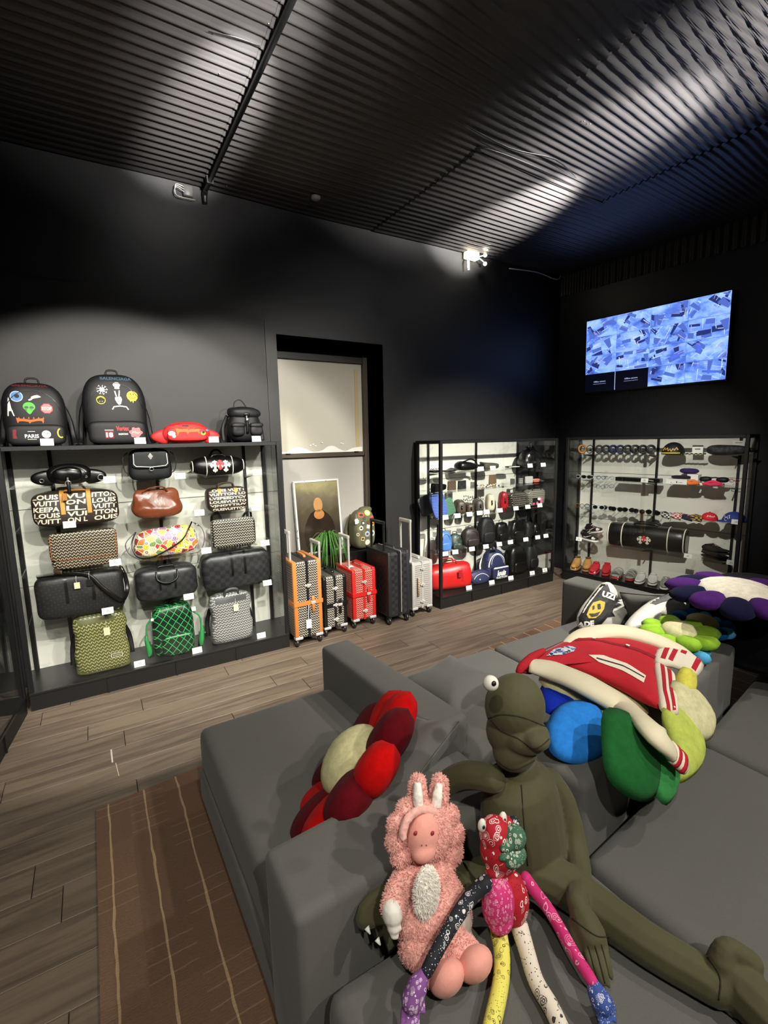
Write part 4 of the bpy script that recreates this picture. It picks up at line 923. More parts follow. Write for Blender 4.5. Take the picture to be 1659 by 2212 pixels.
shaving('brown monogram wash bag, largest of the brown ones', 3.51, .12, .165, BRM); shaving('low brown monogram wash bag between two taller ones', 3.65, .10, .12, BRM); shaving('dark grey monogram wash bag left of the cream one', 3.79, .11, .15, mat('dark_monogram_small', mono((60, 56, 52), (92, 86, 76), 40), .5))
shaving('cream wash bag standing upright', 3.955, .10, .20, CRM, .12); shaving('red leather wash bag standing upright', 4.17, .10, .21, REDL, .12)
def tote(label, cx, w, h, m, spec=None):
    t, b = lump('tote_bag', label, 'bag', cx, S2[3], w, h, .13, m, e=5, fn=lambda x, y, z: (x*(1+.10*z), y*(1-.2*z), z+.08*x*x*max(z, 0)), wr=.008, y=4.02)
    for s in (-1, 1): obj('handle', tb([(-w*.25, s*.04, h-.02), (-w*.22, s*.045, h+.03), (w*.22, s*.045, h+.03), (w*.25, s*.04, h-.02)], .005, n=6), BLKLE, t)
    return t, b
tote('dark chevron tote with a glossy wrap, left of the painted one', 4.385, .26, .19, mat('worn_chevron_canvas', weave((26, 24, 24), (128, 122, 112), 44, 40), .25))
t, b = tote('chevron tote with a pink and black painted patch', 4.70, .30, .20, GY_BK)
patch(t, b, [rect(-.10, .02, .06, .10)], BLK); patch(t, b, [ngon(.02, .085, .022, 9, 1.4, .8)], WHITE, off=.004); patch(t, b, [rect(.035, .05, .07, .10), ngon(-.08, .03, .018, 8), ngon(-.02, .035, .02, 8), ngon(.05, .04, .016, 8)], mat('hot_pink_print', (222, 84, 132), .6), off=.004)
# fourth shelf
for k, (x, a) in enumerate(((3.145, .12), (3.175, .17))): leanpad(('thin black panel leaning at the left end of the fourth shelf', 'thin brown-edged panel leaning against the black panel')[k], x, .015, .32, (BLK, BRC)[k], a, z=S2[4], name='panel', y=4.05)
def mini_pack(label, cx, w, h, m, z=None, d=.13, rz=-.15, e=3.2, wr=.006, trim=None, y=4.03, loop=True, pocket=True, strap=True):
    z = S2[4] if z is None else z
    t, b = lump('backpack', label, 'backpack', cx, z, w, h, d, m, e=e, fn=lambda x, y_, z_: (x*(1-.15*z_), y_*(1-.2*z_), z_), wr=wr, y=y, rz=rz, seed=int(cx*31))
    trim = trim or BLKLE
    if pocket: obj('front_pocket', sb(w*.72, d*.35, h*.4, e=4, n=6, c=(0, -d*.45, h*.08), wr=.003), m, t)
    obj('zipper', decal('q', b, stroke(arc(0, h*.5, w*.32, h*.36, 10, 170, 8), .004), STEEL, None).data and NB(), STEEL, t) if False else decal('zipper', b, stroke(arc(0, h*.5, w*.32, h*.36, 10, 170, 8), .004), trim, t, off=.003)
    if loop: obj('top_handle', tb([(-.025, .01, h*.97), (-.02, .01, h+.02), (.02, .01, h+.02), (.025, .01, h*.97)], .004, n=5), trim, t)
    if strap: obj('shoulder_strap', strapline([(-w*.3, d*.3, h*.85), (-w*.56, d*.2, h*.5), (-w*.54, 0, .02)], .025, .006), trim, t)
    return t, b
mini_pack('small sky blue backpack with a black strap', 3.27, .16, .235, LBLUE)
mini_pack('small camouflage sling bag with teal marks', 3.43, .16, .185, mat('teal_camo', camo([(34, 40, 30), (52, 60, 44), (30, 60, 66), (84, 96, 80)], 22), .5), e=2.4)
mini_pack('brown-black crossbody bag right of the camouflage sling', 3.66, .21, .225, mat('umber_canvas', var((42, 36, 32), 8, .2), .5)); mini_pack('tall black tote backpack with a silver ring', 3.91, .22, .325, BLKNY)
mini_pack('glossy black backpack in the middle of the fourth shelf', 4.15, .19, .24, BLKLE, wr=.012); mini_pack('black leather sling with a round clasp', 4.41, .22, .24, BLKLE, wr=.012)
mini_pack('narrow black pouch with crinkled straps', 4.61, .13, .20, BLKNY, wr=.012, pocket=False); mini_pack('low wide black bag at the dark right end of the fourth shelf', 4.74, .12, .17, BLKLE, loop=False)
# deck
t = thing('duffel_bag', 'bright red leather duffel on the deck of the corner cabinet', 'duffel bag', (3.34, 4.10, S2[0]), -.28)
b = obj('body', sb(.50, .24, .29, e=2.8, ex=7, n=12, fn=lambda x, y, z: (x, y*(1-.1*z), z*(1-.0*x) if z < 0 else z*(1+.12*x)), wr=.006), mat('bright_red_leather', var((196, 20, 22), 8, .15), .4), t)
for s in (-.12, .12): obj('band', decal_band(b, s, .022, .3), REDL, t)
for s in (-.46, .46): obj('piping', hoop(b, s*.5, .004), REDL, t)
for s in (-1, 1): obj('handle', tb([(-.08, s*.05, .27), (-.06, s*.05, .33), (.06, s*.05, .33), (.08, s*.05, .27)], .008, n=6), REDL, t)
obj('luggage_tag', bx(.06, .10, -.15, -.145, .16, .24, bev=.002), REDL, t, smooth=False)
t, b = lump('waist_bag', 'navy waist bag with a small white mark on the deck', 'bag', 3.74, S2[0], .28, .165, .12, NAVQ, e=2.6, fn=lambda x, y, z: (x, y*(1-.3*z), z), y=3.97, rz=-.1); zipline(t, b, arc(0, .05, .11, .08, 20, 160, 10), WHITE); patch(t, b, [ngon(-.03, .07, .008, 6)], WHITE)
t, b = mini_pack('navy diamond-quilted backpack with white piping and white lettering', 4.02, .30, .36, NAVQ, z=S2[0], d=.18, rz=-.05, trim=WHITE, pocket=False, y=4.0)
p = obj('front_pocket', sb(.25, .07, .16, e=5, n=8, c=(.02, -.10, .02)), NAVY, t); patch(t, p, stroke([(-.095, .165), (.135, .165)], .014), WHITE, name='white_zip'); patch(t, p, text('louis', .13, .07, .02, .10, .05, .15), WHITE); patch(t, p, text('VUITTON', .17, .03, .02, .045, .04), WHITE)
patch(t, b, stroke(arc(0, .17, .125, .15, 0, 180, 14), .010), WHITE, name='white_piping')
mini_pack('large plain black backpack with a lower pocket on the deck', 4.40, .30, .36, BLKLE, z=S2[0], d=.19, rz=0, y=4.0); mini_pack('tall black leather backpack with a silver zip, right on the deck', 4.70, .21, .34, BLKNY, z=S2[0], d=.17, rz=.05, trim=STEEL, y=4.05)
C2C = [(1, 3.65, 'slumped black shoulder bag'), (1, 3.83, 'folded olive pouch'), (1, 4.43, 'thin strap pouch'), (1, 4.66, 'drawstring bucket bag'),
 (3, 3.15, 'blue chevron pouch'), (3, 3.32, 'green chevron pouch'), (3, 3.49, 'largest brown wash bag'), (3, 3.64, 'low brown wash bag'), (3, 3.76, 'dark grey wash bag'), (3, 3.95, 'cream wash bag'), (3, 4.21, 'red wash bag'), (3, 4.41, 'glossy wrapped tote'), (3, 4.62, 'pink-patch tote'),
 (4, 3.15, 'leaning thin panels'), (4, 3.29, 'sky blue backpack'), (4, 3.53, 'camouflage sling'), (4, 3.74, 'brown-black crossbody'), (4, 3.95, 'tall tote backpack with the ring'), (4, 4.13, 'glossy black backpack'), (4, 4.39, 'sling with the round clasp'), (4, 4.60, 'narrow crinkled pouch'), (4, 4.75, 'low wide black bag'),
 (0, 3.49, 'red leather duffel'), (0, 3.84, 'navy waist bag'), (0, 4.15, 'navy quilted backpack'), (0, 4.52, 'plain black backpack'), (0, 4.75, 'black backpack with a silver zip')]
for z, x, of in C2C: card((x, 3.915 if (z, x) != (3, 3.76) else 3.93, S2[z]+.001), of, -.12)
# ================================================================ RIGHT CABINET (third): local x along it, y inwards
S3 = {1: 1.605, 2: 1.295, 3: .935, 4: .523, 0: .131}
R3 = radians(-90)+A3; M3 = Matrix.Translation(C3P) @ rotZ(R3)
def at3(u, y, z): return tuple(M3 @ Vector((u, y, z)))
BLKST = mat('black_strap', (20, 20, 22), .5)
cl = [(.145, 'coiled tan leather bracelet, leftmost on the top shelf', TANLE, .045, .018, .6), (.245, 'thin black ring bracelet standing open beside the tan one', BLK, .048, .008, 1.1)]
for k, (u, lab, m, r, rr, a) in enumerate(cl+[(.36+i*.083, None, (BLKST, BLKST, NAVY, mat('navy_strap', (24, 30, 66), .5), BLKST, DAM, BLKST, DAM)[i], .043, .017, .5+.1*(i % 3)) for i in range(8)]):
    names = ['pair of', 'second', 'third', 'fourth', 'fifth', 'sixth', 'seventh', 'eighth']
    tones = ['wide black', 'narrow black', 'dark navy', 'bright navy', 'thick black', 'checked grey-black', 'shiny black', 'checked black']
    lab = lab or tones[k-2]+' coiled belt, '+(str(['first', 'second', 'third', 'fourth', 'fifth', 'sixth', 'seventh', 'last'][k-2]))+' in the belt row'
    t = thing('coiled_belt', lab, 'belt', at3(u, .12, S3[1]), R3+a, 'coiled belts and bracelets on the top shelf')
    for j in range(3 if rr > .01 else 1): obj('coil', ring(NB(), (0, (j-1)*rr*1.1 if rr > .01 else 0, r+rr*.6), r-(j == 1)*.006, rr*.55, sx=.9), m, t)
    obj('buckle', bx(-.012, .012, -rr*1.4, -rr*1.3, .03, .055, bev=.002), STEEL if k % 3 == 0 else m, t, smooth=False)
t = thing('dome_cap', 'black dome cap with a gold print on the top shelf', 'cap', at3(1.16, .14, S3[1]), R3)
b = obj('crown', sb(.22, .2, .25, e=2.1, n=9, fn=lambda x, y, z: (x, y, max(z, -.0)-.0), c=(0, 0, -.122), wr=.003), BLKNY, t)
patch(t, b, squig(0, .055, .14, .04, 10, .012), mat('gold_print', (206, 160, 70), .5)); patch(t, b, [rect(-.09, .012, .09, .022)], YEL)
t = thing('chain_strap', 'flat olive and black chain strap lying in front of a card', 'strap', at3(1.36, .1, S3[1]), R3)
for j in range(12): obj('link', bx(-.009, .009, -.012, .012, 0, .012, bev=.003, mtx=Matrix.Translation((-.11+j*.02, 0, .004*(j % 2)))), (mat('olive_link', (120, 126, 60), .5), BLK)[j % 2], t, smooth=False)
t = thing('camouflage_bag', 'long dark grey camouflage bag lying at the right end of the top shelf', 'bag', at3(1.66, .14, S3[1]), R3)
obj('body', sb(.38, .17, .10, e=2.6, n=10, fn=lambda x, y, z: (x, y, z*(1-.25*x)), wr=.010), mat('grey_camo', camo([(22, 22, 24), (38, 38, 40), (56, 56, 58), (30, 30, 32)], 16), .7), t); obj('strap', strapline([(.1, -.05, .06), (.2, -.06, .05), (.22, .02, .03)], .04, .02), BLKNY, t)
t = thing('info_card', 'clear-sleeved card standing between the dome cap and the camouflage bag', 'card', at3(1.37, .2, S3[1]), R3); obj('card_sheet', bx(-.05, .05, -.002, .002, 0, .095, bev=.001), CARD, t, smooth=False)
obj('card_print', bx(-.025, .025, -.003, -.002, .05, .06), INK, t, smooth=False)
t = thing('info_card', 'small grey card propped behind the camouflage bag', 'card', at3(1.70, .29, S3[1]), R3); obj('card_sheet', bx(-.05, .05, -.002, .002, 0, .135, bev=.001), CARD, t, smooth=False)
obj('card_print', bx(-.03, .03, -.003, -.002, .115, .12), INK, t, smooth=False)
def glasses(label, u, y, z, m, lens, rz=0., w=.14, group=None):
    t = thing('glasses', label, 'glasses', at3(u, y, z), R3+rz, group)
    for s in (-1, 1):
        obj('rim', ring(NB(), (s*w*.25, 0, .025), w*.21, .0028, rotX(-.1), n=12, m=5, sz=.8), m, t)
        l = NB(); ell(l, (s*w*.25, .001, .025), (w*.2, .002, w*.16), 2); obj('lens', l, lens, t)
        obj('temple', tb([(s*w*.48, 0, .035), (s*w*.5, .06, .035), (s*w*.48, .12, .022)], .0025, n=5, k=2), m, t)
    obj('bridge', tb([(-w*.05, 0, .03), (0, -.003, .034), (w*.05, 0, .03)], .0025, n=5, k=2), m, t)
DLENS = mat('dark_lens', (10, 10, 12), .08); CLENS = glassmat('clear_lens', (.9, .95, .97)); AMB = mat('amber_rim', (120, 70, 30), .2); CLR = mat('clear_rim', (200, 204, 200), .12)
for k, (u, m, l, s) in enumerate(((.05, BLK, CLENS, 'black rims and clear lenses, leftmost in the upper row'), (.14, CLR, DLENS, 'clear rims and dark lenses'), (.23, BLK, DLENS, 'black rims and dark lenses, third in the upper row'), (.31, CLR, CLENS, 'fully clear frame'), (.41, BLK, CLENS, 'thick black rims'), (.50, STEEL, CLENS, 'thin steel rims beside the long black box'))):
    glasses('glasses with '+s+' on the second shelf', u, .10+.02*(k % 2), S3[2]+.001, m, l, .15*(k % 3-1), .12, 'glasses on the second shelf')
for k, u in enumerate((.16, .28, .40, .50, .62, .74, .87, 1.0, 1.10)):
    s = ['amber rims and clear lenses, leftmost in the row', 'black rims and clear lenses', 'pale rims and dark lenses', 'steel rims', 'heavy black rims', 'black rims beside the heavy pair', 'wide black shield lenses', 'rounded black rims', 'black rims next to the coloured scarves'][k]
    glasses('sunglasses with '+s+' on the third shelf', u, .09+.03*(k % 2), S3[3]+.001, (AMB, BLK, CLR, STEEL, BLK, BLK, BLK, BLK, BLK)[k], (CLENS, CLENS, DLENS, DLENS, DLENS, DLENS, DLENS, DLENS, DLENS)[k], .2*(k % 3-1), .15, 'sunglasses on the third shelf')
t = thing('umbrella_case', 'long flat black case with white lettering on the second shelf', 'case', at3(.83, .12, S3[2]), R3)
b = obj('body', bx(-.24, .24, -.05, .05, 0, .045, bev=.006), BLKLE, t, smooth=False); patch(t, b, squig(.12, .024, .12, .012, 14), WHITE)
t = thing('shoe_box', 'low white box with small grey print on the second shelf', 'box', at3(1.245, .10, S3[2]), R3)
b = obj('body', bx(-.10, .10, -.06, .06, 0, .05, bev=.002), CARD, t, smooth=False); patch(t, b, [rect(-.0, .015, .012, .032), rect(.02, .02, .06, .024), rect(-.05, .012, -.045, .022)], INK)
obj('lid', bx(-.102, .102, -.062, .062, .043, .054, bev=.002), CARD, t, smooth=False)
lump('hat', 'dark plum knitted hat on the low white box', 'hat', 0, 0, .18, .035, .12, mat('dark_plum_knit', (36, 22, 40), .9), e=2.6)[0].matrix_basis = M3 @ Matrix.Translation((1.26, .12, S3[2]+.055))
t = thing('shoe_box', 'upright white carton behind the plum hat', 'box', at3(1.36, .2, S3[2]), R3); obj('body', bx(-.05, .05, -.05, .05, 0, .10, bev=.002), CARD, t, smooth=False); obj('lid', bx(-.052, .052, -.052, .052, .085, .102, bev=.002), CARD, t, smooth=False)
lump('hat', 'rolled purple knitted hat on the white carton', 'hat', 0, 0, .18, .06, .10, mat('deep_purple_knit', (44, 26, 84), .9), e=2.4, wr=.008)[0].matrix_basis = M3 @ Matrix.Translation((1.31, .2, S3[2]+.104))
t = thing('ear_covers', 'pair of dark padded ear covers on a white tray', 'headphones', at3(1.55, .16, S3[2]+.02), R3)
for s in (-.075, .075):
    q = sb(.11, .08, .06, e=2.4, n=6, c=(s, 0, .01), wr=.008); obj('ear_cover', q, BLKNY, t)
obj('band', tb([(-.07, .02, .04), (0, .04, .055), (.07, .02, .04)], .008, n=6), BLKNY, t)
tag(obj('tray', bx(-.1, .1, -.06, .06, 0, .018, bev=.002, mtx=M3 @ Matrix.Translation((1.53, .16, S3[2]))), CARD, smooth=False), 'thin white tray under the padded ear covers', 'tray')
for lab, u, w_, c, y_ in (('crumpled orange hair tie in front of the white carton', 1.39, .13, (226, 120, 48), .07), ('crumpled hot pink scarf on the second shelf', 1.57, .19, (222, 52, 92), .07)):
    t = thing('fabric_roll', lab, 'scarf', at3(u, y_, S3[2]), R3); obj('body', sb(w_, .07, .032, e=2.5, n=9, wr=.012, wf=30), mat('cloth_%d' % c[1], c, .8), t)
    obj('fold', tb([(-w_*.4, -.01, .025), (0, .005, .045), (w_*.4, .0, .025)], [.008, .014, .008], n=7), MATS['cloth_%d' % c[1]], t)
glasses('red-tinted wire frame glasses standing at the right end of the second shelf', 1.73, .14, S3[2]+.03, mat('red_wire', (180, 60, 50), .3), CLENS, 0, .09)
# scarves, caps on third shelf
sc = [(1.18, (30, 28, 28), (226, 222, 214), 'black and white checked'), (1.27, (186, 40, 44), (226, 222, 214), 'red and white'), (1.36, (40, 36, 76), (20, 20, 24), 'navy'), (1.43, (206, 160, 84), (30, 30, 34), 'tan and black')]
for k, (u, a, b_, s) in enumerate(sc):
    t = thing('folded_scarf', s+' folded scarf on the third shelf', 'scarf', at3(u, .09, S3[3]), R3+.2*k); m_ = mat('scarf_%d' % k, check(a, b_, 55), .85)
    obj('body', sb(.15, .13, .04+.01*(k % 2), e=2.6, n=9, wr=.012, wf=26, seed=k), m_, t); obj('loose_end', strapline([(-.05, -.05, .03), (-.02, -.075, .02), (.04, -.08, .006)], .05, .008), m_, t)
def cap(label, u, y, z, w, m, brim, rz=0, pr=None):
    t = thing('cap', label, 'cap', at3(u, y, z), R3+rz)
    b = obj('crown', sb(w, w, w*.95, e=2.1, n=9, fn=lambda x, y_, z_: (x, y_, max(z_, 0)), c=(0, 0, -w*.95/2+.012), wr=.002), m, t)
    o = [(-w*.42, 0), (-w*.4, -w*.3), (-w*.25, -w*.62), (0, -w*.72), (w*.25, -w*.62), (w*.4, -w*.3), (w*.42, 0)]
    obj('brim', puff(o, (0, -w*.15, .014), (1, 0, 0), (0, 1, .0), .006), brim, t)
    bt = NB(); ell(bt, (0, 0, w*.48+.014), (.008, .008, .005), 1); obj('button', bt, brim, t)
    if pr: pr(t, b)
    return t
cap('crumpled bright red cap with white script, right of the scarves', 1.55, .12, S3[3], .15, mat('red_cloth', (206, 30, 46), .7), MATS['red_cloth'], .5, lambda t, b: patch(t, b, squig(0, .05, .07, .02, 8), WHITE))
BLUC = mat('royal_blue_cotton', (38, 56, 140), .7)
cap('royal blue cap with white swirls, rightmost on the third shelf', 1.755, .15, S3[3], .20, BLUC, BLUC, -.7, lambda t, b: patch(t, b, stroke([(-.05, .03), (-.02, .07), (.01, .05), (.03, .08), (.05, .05)], .006)+stroke(arc(.02, .04, .02, .015, 0, 300, 10), .005), WHITE))
# sneakers
def shoe(t, L, W_, m, sole, M_, high=.0, lace=WHITE, solid=False, open_=True, toe=None, nm='upper'):
    """one shoe, toe towards -y"""
    so = sb(W_, L, .028, e=3.2, n=8, fn=lambda x, y, z: (x*(1-.12*(y > .2)*(y)), y, z)); bmesh.ops.transform(so, matrix=M_, verts=so.verts); s = obj('sole', so, sole, t)
    def f(x, y, z):
        up = max(z, 0); k = .50+.50/(1+math.exp(-6*(y+.0)))
        return x*(1.06-.10*up), y*1.03, -1+(z+1)*k
    u = sb(W_*.94, L*.96, .085+high, e=2.25, n=10, fn=f, c=(0, 0, .02)); bmesh.ops.transform(u, matrix=M_, verts=u.verts); obj(nm, u, m, s)
    if open_:
        q = ring(NB(), (0, L*.22, .095+high), W_*.27, .009, rotX(pi/2-.15), sz=1.4, n=14); bmesh.ops.transform(q, matrix=M_, verts=q.verts); obj('collar', q, toe or m, s)
        l = NB(); ell(l, (0, L*.22, .092+high), (W_*.25, L*.13, .006), 2); bmesh.ops.transform(l, matrix=M_, verts=l.verts); obj('lining', l, BLK, s)
    if lace:
        l = NB()
        for j in range(4):
            y = -L*.20+j*L*.075; z = .065+j*.011+high*.45*j/3; tube(l, [(-W_*.22, y, z-.006), (0, y-.004, z+.003), (W_*.22, y, z-.006)], .0035, n=5, k=2)
        bmesh.ops.transform(l, matrix=M_, verts=l.verts); obj('laces', l, lace, s)
    return s
def pair(label, u, z, m, sole, L=.27, W_=.095, gap=.125, rz=0., y=.16, **k):
    t = thing('shoe_pair', label, 'shoes', at3(u, y, z), R3+rz)
    for s in (-1, 1): shoe(t, L, W_, m, sole, Matrix.Translation((s*gap/2, s*.01, 0)) @ rotZ(s*.06), **k)
    return t
SUEDE = mat('wheat_suede', var((176, 128, 66), 9, .15), .85); GUM = mat('tan_sole', (150, 112, 64), .6); WSOLE = mat('white_sole', (222, 220, 212), .5); WLE = mat('white_leather', (226, 224, 218), .4); SIL = mat('silver_fabric', var((178, 178, 176), 20, .25), .35, .4)
pair('wheat suede work boots at the left end of the deck', .19, S3[0], SUEDE, GUM, .25, .10, .13, rz=.25, high=.055, lace=mat('tan_lace', (130, 90, 50), .6), toe=mat('brown_collar', (90, 60, 36), .7), y=.15)
pair('bright red knit high sneakers on the deck', .43, S3[0], mat('red_knit', (186, 26, 44), .8), MATS['red_knit'], .27, .10, .13, rz=.25, high=.025, lace=MATS['red_knit'], y=.16)
t = thing('slides', 'pale grey strapped slides with red soles', 'shoes', at3(.715, .16, S3[0]), R3+.25); GS = mat('pale_grey_strap', (160, 162, 154), .5)
for s in (-1, 1):
    M_ = Matrix.Translation((s*.075, 0, 0)); q = sb(.11, .28, .035, e=3, n=7); bmesh.ops.transform(q, matrix=M_, verts=q.verts); so = obj('sole', q, mat('red_sole', (180, 40, 50), .5), t)
    q = sb(.10, .27, .02, e=3, n=7, c=(0, 0, .032)); bmesh.ops.transform(q, matrix=M_, verts=q.verts); obj('footbed', q, GS, so)
    for yy, r in ((-.09, .055), (-.02, .06), (.10, .05)): obj('strap', tb([(s*.075-.052, yy, .04), (s*.075-.04, yy, .04+r*.7), (s*.075, yy, .045+r), (s*.075+.04, yy, .04+r*.7), (s*.075+.052, yy, .04)], .02, n=6, flat=(1.2, .25), up=(0, 0, 1)), GS, so)
pair('plain white slip-on shoes on the deck', .97, S3[0], WLE, WSOLE, .27, .10, .125, rz=.25, lace=None, y=.16)
pair('metallic silver lace-up sneakers on the deck', 1.24, S3[0], SIL, WSOLE, .28, .10, .13, rz=.3, lace=mat('silver_lace', (200, 200, 196), .4), y=.16)
# black and white sneaker pair, one tilted on the other
t = thing('shoe_pair', 'black and white basketball sneakers, one resting on the other', 'shoes', at3(.29, .16, S3[4]), R3+radians(70)); BW = mat('black_sneaker_leather', (18, 18, 20), .4)
for M_ in (Matrix.Translation((-.03, 0, 0)), Matrix.Translation((.075, .03, .075)) @ rotX(-.25)):
    s = shoe(t, .28, .10, BW, WSOLE, M_, high=.03)
    u = [c for c in s.children if c.name.startswith('upper')][0]
    for sd in (1, -1):
        q = M_.to_3x3(); o_ = M_ @ Vector((0, 0, 0)); pu = q @ Vector((0, -sd, 0)); pv = q @ Vector((0, 0, 1))
        decal('panel', u, [rect(-.12, .03, -.08, .07), rect(.085, .03, .125, .08)], WLE, s, o=o_, u=pu, v=pv, off=.003)
        decal('swoosh', u, [[(-.05*sd, .045), (-.02*sd, .036), (.08*sd, .085), (.0, .057), (-.035*sd, .062)]], WLE, s, o=o_, u=pu, v=pv, off=.004)
t = thing('duffel_bag', 'long black barrel duffel with white piping and two cream crosses', 'duffel bag', at3(.94, .16, S3[4]), R3+.12)
b = obj('body', sb(.80, .24, .28, e=2.3, ex=14, n=13, wr=.004), BLKLE, t)
for s in (-.385, -.235, .235, .385): obj('piping', hoop(b, s, .006), CREAMP, t)
for s in (-1, 1): obj('handle', tb([(-.12, s*.05, .28), (-.09, s*.05, .30), (.09, s*.05, .30), (.12, s*.05, .28)], .012, n=7), BLKLE, t)
patch(t, b, cross2(-.03, .13, .04)+cross2(.04, .13, .04), CREAMP); patch(t, b, cross2(.005, .145, .032), REDP, off=.005)
t = thing('shoe_pair', 'black slip-on sneakers with white marks stacked at the right end', 'shoes', at3(1.61, .17, S3[4]), R3+radians(65))
for M_ in (Matrix.Translation((.03, .02, 0)), Matrix.Translation((-.06, -.06, .075)) @ rotX(-.12)): shoe(t, .30, .105, BLKNY, mat('black_sole', (20, 20, 20), .5), M_, high=.0, lace=INK)
for p_, of in (((.93, .03, S3[2]), 'long flat black case'), ((1.41, .03, S3[4]), 'long barrel duffel with crosses'), ((1.79, .03, S3[4]), 'stacked black slip-ons'), ((1.80, .03, S3[3]), 'royal blue swirl cap'), ((.14, .03, S3[0]), 'wheat work boots'), ((.39, .03, S3[0]), 'red knit sneakers'), ((.67, .03, S3[0]), 'red-soled slides'), ((1.20, .03, S3[0]), 'silver lace-up sneakers'), ((.2, .03, S3[4]), 'black and white basketball sneakers')):
    card(at3(p_[0], p_[1], p_[2]+.001), of, R3)
# ================================================================ WINDOW SILL
t = thing('framed_picture', 'framed portrait-format print in muted olive and brown leaning in the window recess', 'picture', (1.965, 4.50, .667), .07)
LM = rotX(-.09)
def pcol():
    x, y, z = xyz(); n_ = nz(5, det=6, dist=.8)
    sky = ramp(z+n_*.25-.05, [(.30, (48, 42, 34)), (.50, (74, 66, 50)), (.66, (104, 98, 80)), (.80, (150, 144, 104)), (.95, (120, 122, 104))])
    d = x*x*4.2+(z-.20)*(z-.20)*2.2+n_*.05; return mix(d.lt(.16), sky, mix(n_, (22, 18, 15), (50, 38, 28)))
obj('print', bx(-.245, .245, -.012, -.008, .015, .74, mtx=LM), mat('muted_landscape_print', pcol, .25, coat=.5), t, smooth=False)
FR = mat('worn_white_frame', lambda: mix(nz(40, det=3).gt(.66), (214, 212, 206), (60, 58, 54)), .4)
for a in ((-.262, -.243, .0, .755), (.243, .262, .0, .755), (-.262, .262, 0, .017), (-.262, .262, .738, .757)): obj('frame_bar', bx(a[0], a[1], -.02, .012, a[2], a[3], bev=.002, mtx=LM), FR, t, smooth=False)
obj('backing', bx(-.25, .25, -.008, .0, .01, .745, mtx=LM), BLK, t, smooth=False)
for (cx_, cz_, rx_, rz_, c_) in ((-.0, .50, .052, .075, (176, 132, 84)), (.005, .40, .06, .05, (168, 118, 66)), (-.03, .13, .085, .03, (150, 108, 66))):   # soft ochre areas of the print
    bm = NB(); bm.faces.new([bm.verts.new(LM @ Vector((x, -.0128, z))) for x, z in ngon(cx_, cz_, 1, 24, rx_, rz_)]); obj('print_area', bm, mat('ochre_print_%d' % c_[0], var(c_, 14, .15), .3, coat=.5), t, smooth=False)
t = thing('potted_fern', 'spider fern with arching green leaves hanging over the black sill', 'plant', (2.0, 4.42, .667))
obj('pot', lathe(NB(), [(0, 0), (.05, 0), (.07, .10), (.074, .105), (.066, .105), (.062, .09), (0, .09)]), mat('dark_pot', (26, 24, 22), .5), t)
FERN = mat('fern_green', lambda: mix(nz(8), (28, 74, 22), (92, 150, 58)), .5)
rnd = random.Random(3)
for k in range(110):
    a = rnd.uniform(0, 2*pi) if k % 3 else rnd.uniform(-pi*.95, -pi*.05); L_ = rnd.uniform(.12, .24); hh = rnd.uniform(.05, .14); w_ = rnd.uniform(.004, .007)
    cs, sn_ = cos(a), sin(a)*(.8 if sin(a) < 0 else .3); dr = rnd.uniform(.05, .30) if sin(a) < 0 else .02
    pts = [(cs*.02, sn_*.02, .09), (cs*L_*.4, sn_*L_*.5, .10+hh), (cs*L_*.8, sn_*L_*.95, .10+hh*.6-dr*.3), (cs*L_, sn_*L_*1.15, .10-dr)]
    obj('leaf', tb(pts, [w_*.6, w_, w_*.9, .0008], n=4, k=3, flat=(1, .18)), FERN, t)
t = thing('backpack', 'olive backpack covered in round and square travel patches on the sill', 'backpack', (2.42, 4.44, .667), .12)
OL2 = mat('army_canvas', var((92, 92, 66), 9, .15), .7)
b = obj('body', sb(.27, .19, .42, e=3.6, n=11, fn=lambda x, y, z: (x*(1-.12*max(z, 0)**2), y*(1-.2*z), z+.08*x*max(z, 0)), wr=.008), OL2, t)
obj('top_peak', sb(.16, .10, .07, e=2.4, n=6, c=(.05, .0, .375)), OL2, t)
pc = [((200, 84, 50), -.05, .37, .032, 1.3), ((180, 186, 90), .03, .385, .030, 1.2), ((206, 80, 60), .09, .32, .03, 1.4), ((70, 60, 46), -.02, .335, .024, 1.), ((226, 214, 180), -.105, .31, .022, .8), ((60, 56, 50), -.04, .285, .026, .9), ((214, 190, 90), .085, .265, .03, 1.), ((90, 50, 40), .025, .285, .02, 1.1), ((230, 226, 214), -.07, .235, .024, 1.), ((206, 196, 170), .02, .24, .028, 1.), ((150, 180, 196), -.0, .165, .030, 1.), ((226, 222, 206), .07, .165, .032, 1.), ((220, 180, 96), -.06, .12, .028, 1.), ((228, 220, 210), .0, .075, .030, 1.), ((196, 190, 160), -.11, .17, .018, .8), ((170, 150, 90), -.10, .23, .016, .8)]
for k, (c_, x, z, r, s_) in enumerate(pc):
    pl = ngon(x, z, r, 16 if k % 3 else 4, s_, 1, .5 if k % 3 == 0 else 0)
    patch(t, b, [pl], mat('patch_%d' % k, c_, .7)); patch(t, b, [ngon(x, z, r*.55, 9, s_, .8)], mat('patch_in_%d' % k, [(40, 36, 30), (226, 220, 200), (120, 50, 40), (60, 80, 60)][k % 4], .7), off=.0045)
patch(t, b, squig(0, .08, .03, .01, 6), REDP, off=.006)
for s in (-1, 1): obj('shoulder_strap', strapline([(s*.07, .09, .36), (s*.13, .10, .2), (s*.12, .06, .02)], .04, .01), OL2, t)
hang_tag(t, -.125, -.085, .34, .035, .055, CARD)
